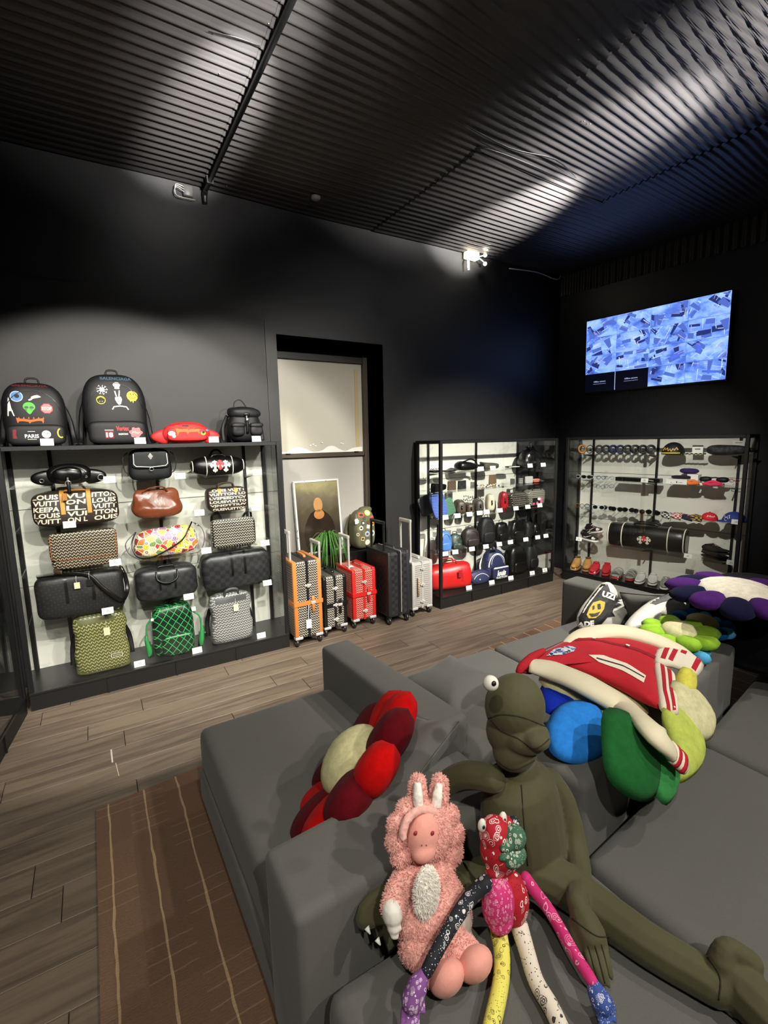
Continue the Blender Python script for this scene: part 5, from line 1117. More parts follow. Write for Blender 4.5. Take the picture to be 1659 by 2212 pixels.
# ================================================================ LUGGAGE IN A ROW
WHL = mat('dark_wheel', (26, 26, 28), .4); HUB = mat('grey_hub', (120, 120, 120), .35, .6); CHR = mat('chrome', (214, 212, 206), .35, .55)
def suitcase(label, x0, x1, y0, z1, D, m, edge, hs=None, handle=CHR, z0=.075, htop=None, hx=0., bev=.03, ridged=False, shell=None, mid=BLK, strap=None, locks=(), corner=CHR):
    W_ = x1-x0; cx = (x0+x1)/2; t = thing('suitcase', label, 'suitcase', (cx, y0+D/2, 0)); H_ = z1-z0
    b = obj('shell', bx(-W_/2, W_/2, -D/2, D/2, z0, z1, bev=bev, seg=3), shell or m, t, smooth=bool(bev > .02))
    if shell: pass
    b.data.polygons.foreach_set('use_smooth', [False]*len(b.data.polygons))
    for s in (-1, 1):
        obj('edge_trim', bx(s*(W_/2-.018)-.019, s*(W_/2-.018)+.019, -D/2-.004, -D/2+.03, z0+.02, z1-.01, bev=.008, seg=2), edge, t)
        obj('edge_trim', bx(s*(W_/2-.018)-.019, s*(W_/2-.018)+.019, -D/2, D/2, z1-.03, z1+.004, bev=.008, seg=2), edge, t)
        if corner: obj('corner_guard', bx(s*(W_/2-.035)-.036, s*(W_/2-.035)+.036, -D/2-.006, -D/2+.05, z0-.004, z0+.022, bev=.005), corner, t, smooth=False)
    obj('closure_band', bx(-.012, .012, -D/2-.005, D/2+.004, z0+.005, z1+.005, bev=.003), mid, t, smooth=False)
    for sx in (-1, 1):
        for sy in (-1, 1):
            X, Y_ = sx*(W_/2-.028), sy*(D/2-.045)
            wh = obj('wheel', lathe(NB(), [(0, -.014), (.029, -.014), (.035, -.008), (.035, .008), (.029, .014), (0, .014)], (X+sx*.006, Y_-.012, .0355), 16, rotY(pi/2) @ rotZ(.3)), WHL, t)
            obj('hub', lathe(NB(), [(0, -.0155), (.016, -.0155), (.016, .0155), (0, .0155)], (X+sx*.006, Y_-.012, .0355), 12, rotY(pi/2)), HUB, wh)
            obj('wheel_fork', bx(X-.017, X+.022, Y_-.02, Y_+.025, .042, z0+.004, bev=.004), WHL, t, smooth=False)
    if htop:
        for k, yy in enumerate((-D/2+.10, D/2-.10)):
            obj('pull_pole', bx(-W_/2+hx, -W_/2+hx+.018, yy-.011, yy+.011, z1-.02, htop, bev=.003), handle, t, smooth=False)
        obj('pull_grip', bx(-W_/2+hx-.004, -W_/2+hx+.022, -D/2+.085, D/2-.085, htop-.018, htop+.016, bev=.007), handle, t, smooth=False)
    obj('top_handle', tb([(.03, -.09, z1+.005), (.03, -.07, z1+.026), (.03, .07, z1+.026), (.03, .09, z1+.005)], .010, n=7, flat=(1.4, .6)), edge, t)
    if strap:
        obj('strap', box(box(NB(), -W_/2-.006, W_/2+.006, -D/2-.010, -D/2-.004, strap-.02, strap+.02), -W_/2-.008, -W_/2-.002, -D/2-.01, D/2, strap-.02, strap+.02), edge, t, smooth=False)
        obj('strap_keeper', bx(.03, .058, -D/2-.018, -D/2-.009, strap-.09, strap+.06, bev=.004), edge, t)
        obj('strap_buckle', bx(.022, .066, -D/2-.02, -D/2-.012, strap-.015, strap+.012, bev=.003), CHR, t, smooth=False)
    for z_ in locks:
        obj('latch', bx(-.028, .028, -D/2-.014, -D/2-.004, z_-.009, z_+.009, bev=.003), CHR, t, smooth=False); obj('latch_tongue', bx(-.008, .012, -D/2-.019, -D/2-.004, z_-.018, z_+.016, bev=.003), CHR, t, smooth=False)
    return t
t = suitcase('tallest chevron suitcase with tan edges, a tan strap and a white tag', 1.395, 1.66, 3.83, .78, .42, GY_BK, mat('tan_edge_leather', (182, 112, 52), .45), htop=1.03, strap=.40, locks=(.56,), hx=.01)
obj('tag', bx(-.035, .015, -.232, -.228, .17, .25, bev=.001), CARD, t, smooth=False); obj('tag_string', tb([(.0, -.222, .38), (-.012, -.232, .3), (-.01, -.23, .245)], .003, n=5), CARD, t)
suitcase('small black chevron cabin trunk with silver latches, beside the tan-edged case', 1.705, 1.945, 3.90, .575, .38, GY_BK, BLKLE, htop=.885, locks=(.46, .30, .16), hx=.01, strap=.30)
t = suitcase('small red chevron cabin trunk with a red strap', 2.02, 2.275, 3.92, .585, .38, GY_RD, mat('red_edge_leather', (186, 30, 26), .4), htop=.90, locks=(.46, .17), hx=.01, strap=.34, mid=MATS['red_edge_leather'])
obj('tag', bx(-.12, -.06, -.1, -.05, .60, .603), CARD, t, smooth=False)
suitcase('large dark checked suitcase with a chrome zip line', 2.35, 2.60, 3.80, .735, .44, DAM, mat('dark_edge_leather', (30, 31, 34), .5), htop=1.02, handle=BLK, mid=BLK, corner=None, hx=.01)
obj('zip_line', box(box(NB(), .018, .024, -.229, -.222, .12, .735), .018, .024, -.222, .2, .735, .744), CHR, bpy.data.objects['suitcase.003'], smooth=False)
RID = mat('ridged_silver', lambda: mix(1, (0, 0, 0), (176, 174, 168)), .35, .35, bump=lambda: ((xyz()[2]*46).fr()-.5).ab(), bstr=.9, bdist=.006)
t = suitcase('small ridged silver cabin case at the right end of the luggage row', 2.675, 2.93, 3.86, .575, .38, RID, mat('silver_edge', (188, 186, 180), .35, .3), htop=.99, locks=(.50, .33, .15), hx=.04, mid=mat('silver_edge', (188, 186, 180), .35, .3))
obj('side_grip', bx(-.07, -.045, -.215, -.198, .22, .42, bev=.006), mat('tan_chevron_grip', weave((170, 160, 140), (120, 96, 60), 40, 40), .5), t)
# ================================================================ SOFA
SOFA = mat('charcoal_sofa_cloth', lambda: mix(nz(2.5, det=5)*.6+nz(300, det=1)*.4, (86, 85, 81), (108, 107, 102)), .92, bump=lambda: nz(420, det=2), bstr=.25, bdist=.002, sheen=.12, spec=.15)
SEAM = mat('dark_seam', (40, 39, 37), .9)
def prism(poly, z0, z1, bev=.035, seg=3, bulge=.0):
    bm = NB(); a = [bm.verts.new((x, y, z0)) for x, y in poly]; b = [bm.verts.new((x, y, z1)) for x, y in poly]; n = len(poly)
    bm.faces.new(a[::-1]); bm.faces.new(b)
    for i in range(n): bm.faces.new((a[i], a[(i+1) % n], b[(i+1) % n], b[i]))
    bmesh.ops.bevel(bm, geom=list(bm.edges), offset=bev, segments=seg, profile=.6, affect='EDGES'); return bm
def orect(x, y, a, L_, W_): # oriented rectangle: corner, angle, length, width (to the left)
    u = Vector((cos(a), sin(a))); v = Vector((-sin(a), cos(a))); o = Vector((x, y)); return [tuple(o), tuple(o+u*L_), tuple(o+u*L_+v*W_), tuple(o+v*W_)]
def topseam(t, poly, z, ins=.004):
    pts = [(x, y, z) for x, y in poly]; pts.append(pts[0])
    return obj('seam', tb(pts, .0022, n=4, k=1), SEAM, t)
sofa = thing('sectional_sofa', 'large charcoal grey sectional sofa with block arms in the foreground', 'sofa', (1.3, 1.1, .011))
def part(nm, poly, z0, z1, bev=.035, seam=False):
    o = obj(nm, prism(poly, z0, z1, bev), SOFA, sofa, world=True)
    if seam:
        cx = sum(p[0] for p in poly)/len(poly); cy = sum(p[1] for p in poly)/len(poly)
        pl = [(cx+(x-cx)*1+(.012 if x < cx else -.012), cy+(y-cy)+(.012 if y < cy else -.012)) for x, y in poly]; topseam(o, pl, z1-.011)
    return o
sA = [(.345, 1.22), (1.16, 1.22), (1.08, 2.40), (.33, 2.40)]
part('seat', sA, .16, .405, .06, False); part('seat_base', [(.33, 1.22), (1.16, 1.22), (1.08, 2.37), (.315, 2.37)], .03, .20, .03, False)
part('backrest', [(.325, 1.005), (1.12, 1.03), (1.12, 1.315), (.325, 1.265)], .03, .625, .032)
part('armrest', [(1.10, 1.44), (1.30, 1.455), (1.235, 2.475), (1.045, 2.46)], .03, .63, .03)
part('seat', [(.385, -.15), (1.292, -.15), (1.292, .965), (.385, .985)], .16, .405, .055, False); part('seat_base', [(.40, -.15), (1.28, -.15), (1.28, .96), (.40, .97)], .03, .18, .02, False)
part('seat', [(1.302, -.30), (2.30, -.30), (2.30, .965), (1.302, .875)], .16, .405, .05, False); part('seat', [(2.312, -.30), (3.35, -.30), (3.35, 1.13), (2.312, .985)], .16, .405, .05, False)
part('seat_base', [(1.31, -.3), (3.3, -.3), (3.3, 1.1), (1.31, .87)], .03, .18, .02, False)
E0 = orect(1.315, .885, radians(8), 1.66, .30)
part('backrest', E0, .03, .655, .035)
part('seat', [(1.30, 1.24), (2.22, 1.33), (2.22, 2.27), (1.29, 2.28)], .16, .405, .05, False); part('seat', [(2.232, 1.34), (3.36, 1.48), (3.34, 2.255), (2.232, 2.27)], .16, .405, .05, False)
part('seat_base', [(1.32, 1.26), (3.3, 1.45), (3.3, 2.22), (1.30, 2.24)], .03, .18, .02, False)
part('armrest', orect(3.50, 1.50, radians(96), .98, .22)[:2]+orect(3.50, 1.50, radians(96), .98, .22)[2:], .03, .66, .03)
for x, y in ((.38, 1.3), (.38, 2.3), (.45, .1), (3.2, 2.2), (3.2, -.1), (1.0, 2.32)): obj('foot', bx(x-.02, x+.02, y-.02, y+.02, .011, .035), BLK, sofa, world=True, smooth=False)
# ---- loose pillows
def pillow(label, c, u, v, n_t, m=SOFA, hw=.24, hh=.24, pinch=.06):
    t = thing('pillow', label, 'pillow', tuple(c))
    o = []
    for s, (ax, ay, bx_, by) in enumerate(((-1, -1, 1, -1), (1, -1, 1, 1), (1, 1, -1, 1), (-1, 1, -1, -1))):
        for i in range(8):
            f = i/8; x = ax+(bx_-ax)*f; y = ay+(by-ay)*f; k = 1-pinch*sin(pi*f); o.append((x*hw*(k if abs(ax) == 1 and ax == bx_ else 1), y*hh*(k if ay == by else 1)))
    bm = puff(o, (0, 0, 0), u, v, n_t, k=7)
    for q in bm.verts: q.co += noise.noise_vector(q.co*7+Vector(c)*5)*.008
    b = obj('cover', bm, m, t); u_, v_ = Vector(u), Vector(v)
    obj('welt', tb([u_*a+v_*b_ for a, b_ in o+[o[0]]], .004, n=5, k=1), m, t)
    return t
pillow('charcoal pillow lying on the seat right of the armrest, its corner pointing left', tuple(Z(978, 1484, .53)), (-.14, .99, .0), (-.99, -.14, -.06), .09, hw=.21, hh=.21, pinch=.12)
pillow('charcoal pillow tucked under the other one, behind the olive doll', (1.47, 1.55, .475), (.9, -.35, .1), (.3, .9, .2), .075, hw=.2)
pillow('charcoal pillow leaning on the far armrest behind the white cloud cushion', (3.22, 1.72, .60), (.35, -.85, .1), (-.5, -.1, .8), .06, hw=.2, hh=.2)
# ---- helpers for soft things seen in the photograph
def rw_(p, px): return px*((p-CAM).dot(FW))/F_PX
def puffpx(name, px, p0, n, t, m, parent, k=5, wr=.0, wf=8, both=True, lift=0., sharp=False):
    n = Vector(n).normalized(); W_ = [on(x, y, p0, n) for x, y in px]; c = sum(W_, Vector())/len(W_); u = (W_[0]-c).normalized(); v = n.cross(u)
    W_ = [c+u*a+v*b for a, b in [((q-c).dot(u), (q-c).dot(v)) for q in W_]]
    cl = W_+[W_[0]]; dn = []
    if sharp: dn = W_
    for i in range(0 if sharp else len(W_)):
        a, b, c_, d = W_[i-1], W_[i], W_[(i+1) % len(W_)], W_[(i+2) % len(W_)]
        for f in (0, .34, .67): dn.append(.5*((2*b)+(c_-a)*f+(2*a-5*b+4*c_-d)*f*f+(3*b-a-3*c_+d)*f**3))
    bm = puff([((q-c).dot(u), (q-c).dot(v)) for q in dn], c+n*lift, u, v, t, k=k, both=both)
    if wr:
        for q in bm.verts: q.co += n*noise.noise(q.co*wf)*wr
    return obj(name, bm, m, parent, world=True)
def decalpx(name, bodies, polys, p0, n, m, parent, off=.003, sub=.03):
    n = Vector(n).normalized(); c = Vector(p0); u = Vector((1, 0, 0)); u = (u-n*u.dot(n)).normalized(); v = n.cross(u)
    pp = [[((on(x, y, p0, n)-c).dot(u), (on(x, y, p0, n)-c).dot(v)) for x, y in p] for p in polys]
    return decal(name, bodies, pp, m, parent, o=c, u=u, v=v, off=off, sub=sub, world=True)
def fuse(name, bm, m, parent, vox=.007, sm=3, disp=0., dsz=.02):
    o = obj(name, bm, m, parent, world=True)
    r = o.modifiers.new('join', 'REMESH'); r.mode = 'VOXEL'; r.voxel_size = vox; r.use_smooth_shade = True
    s = o.modifiers.new('soften', 'SMOOTH'); s.iterations = sm; s.factor = .6
    if disp:
        tx = bpy.data.textures.new('fleece', 'CLOUDS'); tx.noise_scale = dsz; tx.noise_depth = 2
        d = o.modifiers.new('fleece', 'DISPLACE'); d.texture = tx; d.strength = disp; d.mid_level = .5
    return o
# ---- plush flowers
CRM_P = plush('cream_plush', (226, 218, 164)); RED_P = plush('scarlet_plush', (196, 8, 8)); MAR_P = plush('maroon_plush', (92, 8, 18))
BLU_P = plush('azure_plush', (44, 134, 238)); ROY_P = plush('royal_plush', (18, 44, 172)); GRN_P = plush('forest_plush', (30, 96, 44)); GR2_P = plush('leaf_plush', (56, 138, 72))
LIM_P = plush('lime_plush', (196, 212, 96)); CR2_P = plush('pale_cream_plush', (232, 220, 170)); YEL_P = plush('lemon_plush', (240, 220, 90)); APP_P = plush('apple_plush', (150, 196, 56)); SKY_P = plush('sky_plush', (84, 172, 214))
NAV_P = plush('midnight_plush', (16, 16, 44)); PUR_P = plush('violet_plush', (66, 26, 96)); TEA_P = plush('teal_blue_plush', (26, 92, 164))
def flower(label, C, R, n, u, cols, cc, k=12, petal=.30, rot=0., th=.045, dome=.30, cup=.25, group=None, cr=.46):
    t = thing('flower_cushion', label, 'cushion', tuple(C)); n = Vector(n).normalized(); u = Vector(u); u = (u-n*u.dot(n)).normalized(); v = n.cross(u)
    for i in range(k):
        a = 2*pi*i/k+rot; d = u*cos(a)+v*sin(a); s = n.cross(d); c = d*R*(1-petal*.85)
        o = [(cos(q)*R*petal*1.25+R*petal*.0, sin(q)*R*petal*(.95+.18*cos(q))) for q in [2*pi*j/20 for j in range(20)]]
        dd = (d+n*cup*(.6 if i % 2 else .9)).normalized()
        obj('petal', puff(o, c+n*(.006 if i % 2 else -.004), dd, s, th, k=6), cols[i % len(cols)], t)
    bm = NB(); M_ = Matrix((u*R*cr, v*R*cr, n*th*1.5)).transposed().to_4x4(); M_.translation = n*th*.5
    bmesh.ops.create_icosphere(bm, subdivisions=3, radius=1, matrix=M_); obj('centre', bm, cc, t)
    return t
fu = Vector((.514, .092, .28)).normalized()
flower('red and maroon flower cushion with a cream centre leaning on the near backrest', (.775, 1.50, .565), .305, (-.56, .50, .655), fu, [RED_P, MAR_P], CRM_P, 11, .35, .15, .066, cr=.48)
pillow('charcoal pillow standing behind the red flower cushion', (.885, 1.435, .545), tuple(fu), tuple(Vector((-.48, .37, .765)).cross(fu)), .07, hw=.26, hh=.22)
# the big flower draped over the long backrest
t = thing('flower_cushion', 'huge multicoloured flower cushion hanging over the long backrest under the jacket', 'cushion', (1.7, .95, .66))
ea = radians(8); E_ = Vector((cos(ea), sin(ea), 0)); S0 = Vector((1.31, .86, .69)); SN = Vector((sin(ea)*.80, -cos(ea)*.80, .60)).normalized()
UPN = Vector((0, 0, 1)); T0 = Vector((1.6, 1.2, .705))
TN = Vector((0, -.28, .96)).normalized()
puffpx('petal', [(1172, 1478), (1215, 1478), (1252, 1500), (1250, 1530), (1215, 1545), (1180, 1540), (1168, 1510)], T0, TN, .03, ROY_P, t)
puffpx('petal', [(1243, 1512), (1290, 1522), (1306, 1560), (1308, 1625), (1285, 1645), (1235, 1650), (1195, 1632), (1180, 1600), (1183, 1560), (1205, 1525)], Vector((1.5, 1.05, .70)), Vector((0, -.45, .89)), .035, BLU_P, t)
S1 = S0+SN*.04
puffpx('petal', [(1303, 1535), (1350, 1535), (1400, 1575), (1425, 1640), (1424, 1705), (1395, 1733), (1350, 1718), (1312, 1680), (1300, 1620)], S1, SN, .035, GRN_P, t)
puffpx('petal', [(1398, 1570), (1440, 1600), (1463, 1650), (1462, 1705), (1440, 1740), (1415, 1715), (1408, 1650)], S1, SN, .03, GR2_P, t)
puffpx('petal', [(1430, 1530), (1480, 1530), (1520, 1600), (1515, 1655), (1478, 1690), (1460, 1680), (1452, 1610)], S1, SN, .032, LIM_P, t)
puffpx('petal', [(1452, 1470), (1500, 1485), (1542, 1545), (1540, 1590), (1515, 1602), (1480, 1575), (1455, 1520)], S1, SN, .034, CR2_P, t)
puffpx('petal', [(1475, 1440), (1498, 1455), (1498, 1495), (1476, 1505), (1462, 1470)], S1, SN, .03, YEL_P, t)
puffpx('centre', [(1165, 1462), (1240, 1455), (1330, 1480), (1400, 1530), (1380, 1550), (1310, 1545), (1240, 1515), (1185, 1492)], T0+Vector((0, 0, .02)), TN, .035, CRM_P, t)
# jacket
JR = mat('red_wool', var((186, 20, 36), 12, .14), .9, bump=lambda: nz(240, det=2), bstr=.3, bdist=.002, sheen=.2); JC = mat('cream_sleeve_leather', var((226, 216, 184), 6, .08), .6, bump=lambda: nz(60, det=4), bstr=.2, bdist=.003)
JRB = mat('red_knit_stripe', (178, 20, 36), .9); JCR = mat('cream_knit', (228, 218, 196), .9)
t = thing('varsity_jacket', 'red varsity jacket with cream sleeves and striped ribbing spread over the flowers', 'jacket', (1.9, 1.1, .76))
J0 = Vector((1.9, 1.15, .775)); JN = Vector((-.05, -.22, .97)).normalized(); J1 = J0+JN*.012
body = puffpx('body', [(1118, 1452), (1132, 1425), (1175, 1402), (1235, 1375), (1312, 1361), (1385, 1381), (1445, 1402), (1438, 1440), (1436, 1500), (1458, 1538), (1420, 1530), (1370, 1500), (1290, 1462), (1220, 1438), (1160, 1428)], J0, JN, .030, JR, t, k=7, wr=.014, wf=9)
hem = puffpx('hem_rib', [(1412, 1428), (1440, 1440), (1459, 1458), (1463, 1500), (1466, 1543), (1440, 1540), (1424, 1530), (1416, 1480)], J1, JN, .022, JCR, t, k=5)
decalpx('hem_stripe', hem, [[(1424, 1436), (1433, 1442), (1437, 1500), (1448, 1540), (1440, 1537), (1430, 1500)], [(1439, 1446), (1448, 1452), (1450, 1495), (1459, 1538), (1452, 1538), (1443, 1495)]], J1, JN, JRB, t, off=.002)
hem2 = puffpx('hem_rib', [(1413, 1408), (1428, 1399), (1470, 1402), (1500, 1415), (1521, 1437), (1502, 1463), (1480, 1452), (1452, 1440), (1412, 1432)], J1+JN*.008, JN, .02, JCR, t, k=5)
decalpx('hem_stripe', hem2, [[(1434, 1404), (1444, 1408), (1434, 1434), (1424, 1430)], [(1452, 1410), (1462, 1414), (1450, 1438), (1440, 1434)], [(1470, 1412), (1482, 1416), (1478, 1424), (1466, 1419)], [(1504, 1424), (1514, 1432), (1500, 1458), (1490, 1452)]], J1, JN, JRB, t, off=.002)
decalpx('pocket_welt', body, [[(1268, 1427), (1300, 1430), (1350, 1447), (1392, 1470), (1387, 1486), (1340, 1462), (1290, 1442)]], J0, JN, JCR, t, off=.003); decalpx('pocket_slit', body, [[(1285, 1434), (1340, 1451), (1388, 1474), (1388, 1476), (1340, 1453), (1285, 1436)]], J0, JN, BLK, t, off=.005)
decalpx('placket_button', body, [[(1276, 1392), (1283, 1392), (1283, 1395), (1276, 1395)], [(1348, 1407), (1356, 1410), (1355, 1413), (1347, 1410)], [(1420, 1445), (1430, 1450), (1429, 1452), (1419, 1448)], [(1440, 1452), (1452, 1458), (1451, 1461), (1439, 1455)]], J0, JN, WHITE, t, off=.012)
decalpx('placket', body, [[(1240, 1389), (1300, 1392), (1380, 1415), (1452, 1444), (1450, 1449), (1378, 1420), (1298, 1397), (1240, 1393)]], J0, JN, mat('dark_red_wool', (140, 14, 28), .9), t, off=.002)
decalpx('embroidery', body, [[(1178, 1425), (1195, 1410), (1225, 1404), (1243, 1408), (1236, 1420), (1215, 1426)]], J0, JN, mat('embroidery_thread', blobs([(70, 100, 170), (220, 226, 236), (30, 40, 90), (150, 180, 220)], 60, (20, 24, 60)), .8), t, off=.004)
decalpx('collar_stripe', body, [[(1219, 1385), (1224, 1383), (1222, 1392), (1217, 1394)], [(1228, 1381), (1233, 1379), (1231, 1388), (1226, 1390)]], J0, JN, WHITE, t, off=.004)
def jz(px, py, k): return on(px, py, J0+JN*k, JN)
pts = [jz(1142, 1438, .02), jz(1195, 1450, .02), jz(1270, 1482, .025), on(1350, 1530, J0+Vector((0, 0, .02)), Vector((0, -.5, .86))), on(1410, 1580, S1+SN*.075, SN), on(1448, 1622, S1+SN*.075, SN)]
obj('sleeve', tb(pts, [.035, .058, .062, .062, .055, .045], n=14, k=6, flat=(1, .5), up=tuple((JN+SN*.5).normalized())), JC, t, world=True)
pc_ = [on(1448, 1622, S1+SN*.075, SN), on(1478, 1652, S1+SN*.072, SN)]
cuff = obj('cuff', tb([pc_[0], pc_[0].lerp(pc_[1], .5), pc_[1]], [.043, .041, .039], n=14, k=2, flat=(1, .5), up=tuple(SN)), JCR, t, world=True)
for f in (.25, .66): obj('cuff_stripe', tb([pc_[0].lerp(pc_[1], f), pc_[0].lerp(pc_[1], f+.2)], .0445, n=14, k=1, flat=(1, .52), up=tuple(SN)), JRB, t, world=True)
obj('sleeve', tb([jz(1225, 1396, .0), jz(1262, 1374, .01), jz(1330, 1364, .02), jz(1405, 1380, .02), jz(1462, 1404, .01), jz(1495, 1424, .0)], [.03, .05, .055, .055, .05, .03], n=12, k=5, flat=(1, .45), up=tuple(JN)), JC, t, world=True)
obj('collar', tb([jz(1119, 1455, .01), jz(1128, 1440, .03), jz(1150, 1420, .03), jz(1175, 1405, .03)], [.012, .02, .02, .012], n=8, k=4), JRB, t, world=True)
# small flowers on the far end of the long backrest
flower('sky blue flower cushion half hidden under the apple green one', Z(1470, 1402, .70), .13, (.0, -.15, 1), (1, 0, 0), [SKY_P], LIM_P, 7, .33, .2, .03)
bm = NB(); ell(bm, Z(1462, 1385, .735), (.035, .03, .018), 2); o = obj('eye_patch', bm, BLKLE, bpy.data.objects['flower_cushion.002'], world=True)
flower('apple green flower cushion with a pale yellow centre', Z(1466, 1370, .745), .175, (-.06, .0, 1), (1, 0, 0), [APP_P], CR2_P, 8, .36, .0, .035, cr=.5)
flower('blue and sky blue flower cushion with a cream centre, beside the green one', Z(1516, 1350, .735), .15, (-.05, -.1, 1), (1, 0, 0), [SKY_P, TEA_P], CR2_P, 11, .28, .3, .03, cr=.55)
# black bean bag with the purple flower
t = thing('bean_bag', 'black bean bag chair beside the long backrest at the right edge', 'chair', (3.50, 1.18, .41))
obj('bag', sb(1.10, 1.06, .50, e=2.5, n=11, fn=lambda x, y, z: (x*(1-.15*max(z, 0)), y*(1-.15*max(z, 0)), z), wr=.03, wf=4), mat('black_plush', (9, 9, 11), .95, sheen=.1, spec=.1), t)
flower('navy and purple flower cushion with a cream centre on the black bean bag', Z(1590, 1282, .95), .31, (-.02, -.03, 1), (.95, .3, 0), [NAV_P, PUR_P], plush('ivory_plush', (226, 216, 196)), 12, .27, .1, .035, cr=.60, cup=-.2)
bm = NB(); ell(bm, Z(1568, 1264, .99), (.10, .05, .012), 2); obj('tan_patch', bm, plush('caramel_plush', (196, 144, 62)), bpy.data.objects['flower_cushion.005'], world=True)
# white cloud cushion with lettering
t = thing('shaped_cushion', 'white flame-edged cushion with black front, white lettering and a yellow face', 'cushion', tuple(Z(1300, 1365, .41)))
CP = Z(1300, 1365, .43)+Vector((0, 0, 0)); CN = Vector((-.45, -.72, .50)).normalized(); WSAT = mat('white_satin', var((214, 210, 200), 7, .08), .5, bump=lambda: nz(18, det=3), bstr=.4, bdist=.01)
b = puffpx('cover', [(1296, 1262), (1318, 1258), (1333, 1278), (1332, 1296), (1362, 1290), (1379, 1304), (1374, 1322), (1352, 1330), (1340, 1352), (1310, 1362), (1270, 1364), (1248, 1352), (1246, 1332), (1258, 1308), (1276, 1286)], CP+CN*.04, CN, .055, WSAT, t, k=7, wr=.006, wf=20)
decalpx('black_front', b, [[(1298, 1262), (1308, 1264), (1312, 1282), (1332, 1292), (1354, 1286), (1340, 1300), (1326, 1304), (1336, 1310), (1318, 1318), (1316, 1326), (1322, 1334), (1306, 1336), (1296, 1348), (1288, 1358), (1268, 1362), (1250, 1352), (1248, 1334), (1262, 1308), (1280, 1284)]], CP+CN*.04, CN, mat('black_print', (14, 13, 13), .6), t)
decalpx('yellow_face', b, [[(1262, 1330), (1268, 1316), (1276, 1304), (1290, 1300), (1300, 1304), (1298, 1318), (1290, 1330), (1280, 1338), (1266, 1338)]], CP+CN*.04, CN, mat('mustard_print', (206, 176, 60), .6), t, off=.006)
decalpx('face_mark', b, [[(1284, 1308), (1290, 1307), (1291, 1318), (1285, 1319)], [(1274, 1312), (1278, 1310), (1278, 1318), (1274, 1320)], [(1266, 1328), (1278, 1328), (1290, 1324), (1284, 1333), (1272, 1335)]], CP+CN*.04, CN, BLK, t, off=.009)
def textpx(s, cx, cy, w_, h_, rot=0, bold=.06): return [[(cx+a, cy-b_) for a, b_ in p] for p in text(s, w_, h_, 0, 0, bold, 0, rot)]
decalpx('lettering', b, textpx('UZI', 1308, 1290, 28, 13, -.35), CP+CN*.04, CN, WHITE, t, off=.007); decalpx('lettering', b, textpx('ADE', 1262, 1350, 32, 12, .12), CP+CN*.04, CN, WHITE, t, off=.007)
t = thing('shaped_cushion', 'large round white satin cushion with dark grey cloud marks', 'cushion', tuple(Z(1425, 1350, .60)))
AP = Z(1420, 1350, .68); AN = Vector((-.25, -.55, .80)).normalized()
b = puffpx('cover', [(1345, 1358), (1372, 1322), (1420, 1290), (1475, 1279), (1502, 1288), (1504, 1310), (1485, 1334), (1440, 1348), (1400, 1352), (1378, 1368), (1355, 1374)], AP, AN, .07, WSAT, t, k=7, wr=.008, wf=16)
decalpx('dark_mark', b, [[(1398, 1306), (1412, 1298), (1430, 1292), (1450, 1296), (1452, 1304), (1438, 1310), (1424, 1312), (1406, 1318), (1397, 1312)]], AP, AN, mat('charcoal_print', (84, 84, 82), .6), t); decalpx('dark_mark', b, [[(1412, 1296), (1452, 1280), (1474, 1279), (1440, 1290), (1420, 1298)]], AP, AN, mat('black_print', (14, 13, 13), .6), t)
# ================================================================ SOFT DOLLS
OLC = mat('olive_cotton', lambda: mix(nz(5, det=5), (62, 60, 36), (84, 82, 52)), .85, bump=lambda: nz(30, det=5), bstr=.25, bdist=.006, sheen=.1)
OLD_ = mat('olive_seam', (36, 35, 20), .9)
t = thing('frog_doll', 'big olive green cloth frog doll sitting in the sofa corner, legs stretched out', 'doll', (1.05, .93, .405))
bm = NB(); FY = .945
def E3(px, py, rx, rz, Y_=FY, ry=.8, n=3):
    p = P(px, py, 1, Y_); ell(bm, p, (rw_(p, rx), rw_(p, (rx+rz)/2)*ry, rw_(p, rz)), n); return p
tq = [(P(x, y, 1, FY), rw_(P(x, y, 1, FY), r)) for x, y, r in ((1120, 1640, 40), (1119, 1664, 52), (1120, 1688, 80), (1122, 1720, 91), (1126, 1760, 96), (1129, 1800, 99), (1132, 1840, 96), (1135, 1868, 84), (1137, 1890, 58))]
tube(bm, [q[0] for q in tq], [q[1] for q in tq], n=24, k=4, flat=(1, .8), up=(0, -1, 0))
E3(1112, 1525, 67, 70, .945, .9); E3(1108, 1575, 62, 55, .945, .9)
E3(1134, 1588, 54, 34, .90, 1.15); E3(1158, 1597, 30, 20, .85, 1.2); E3(1112, 1622, 50, 40, .92, 1.)
def chain(pts, k=5, bm_=None, n=10):
    Pp = [q[0] for q in pts]; tube(bm_ if bm_ is not None else bm, Pp, [rw_(q[0], q[1]) for q in pts], n=n, k=k)
    for q in (pts[0], pts[-1]): ell(bm_ if bm_ is not None else bm, q[0], (rw_(q[0], q[1]),)*3, 2)
chain([(P(1062, 1682, 1, .95), 30), (P(1015, 1674, 1, 1.02), 30), (P(972, 1688, 1, 1.08), 27), (P(945, 1722, 1, 1.09), 22), (P(925, 1775, 1, 1.06), 20)])
chain([(P(1186, 1690, 1, .95), 30), (P(1215, 1735, 1, .92), 29), (P(1238, 1810, 1, .87), 26), (P(1252, 1885, 1, .80), 25), (Z(1246, 1948, .515), 22)])
chain([(Z(1150, 1880, .49), 42), (Z(1210, 1905, .475), 44), (Z(1290, 1962, .455), 44), (Z(1400, 2040, .452), 43), (Z(1500, 2100, .452), 42), (Z(1545, 2128, .452), 40)])
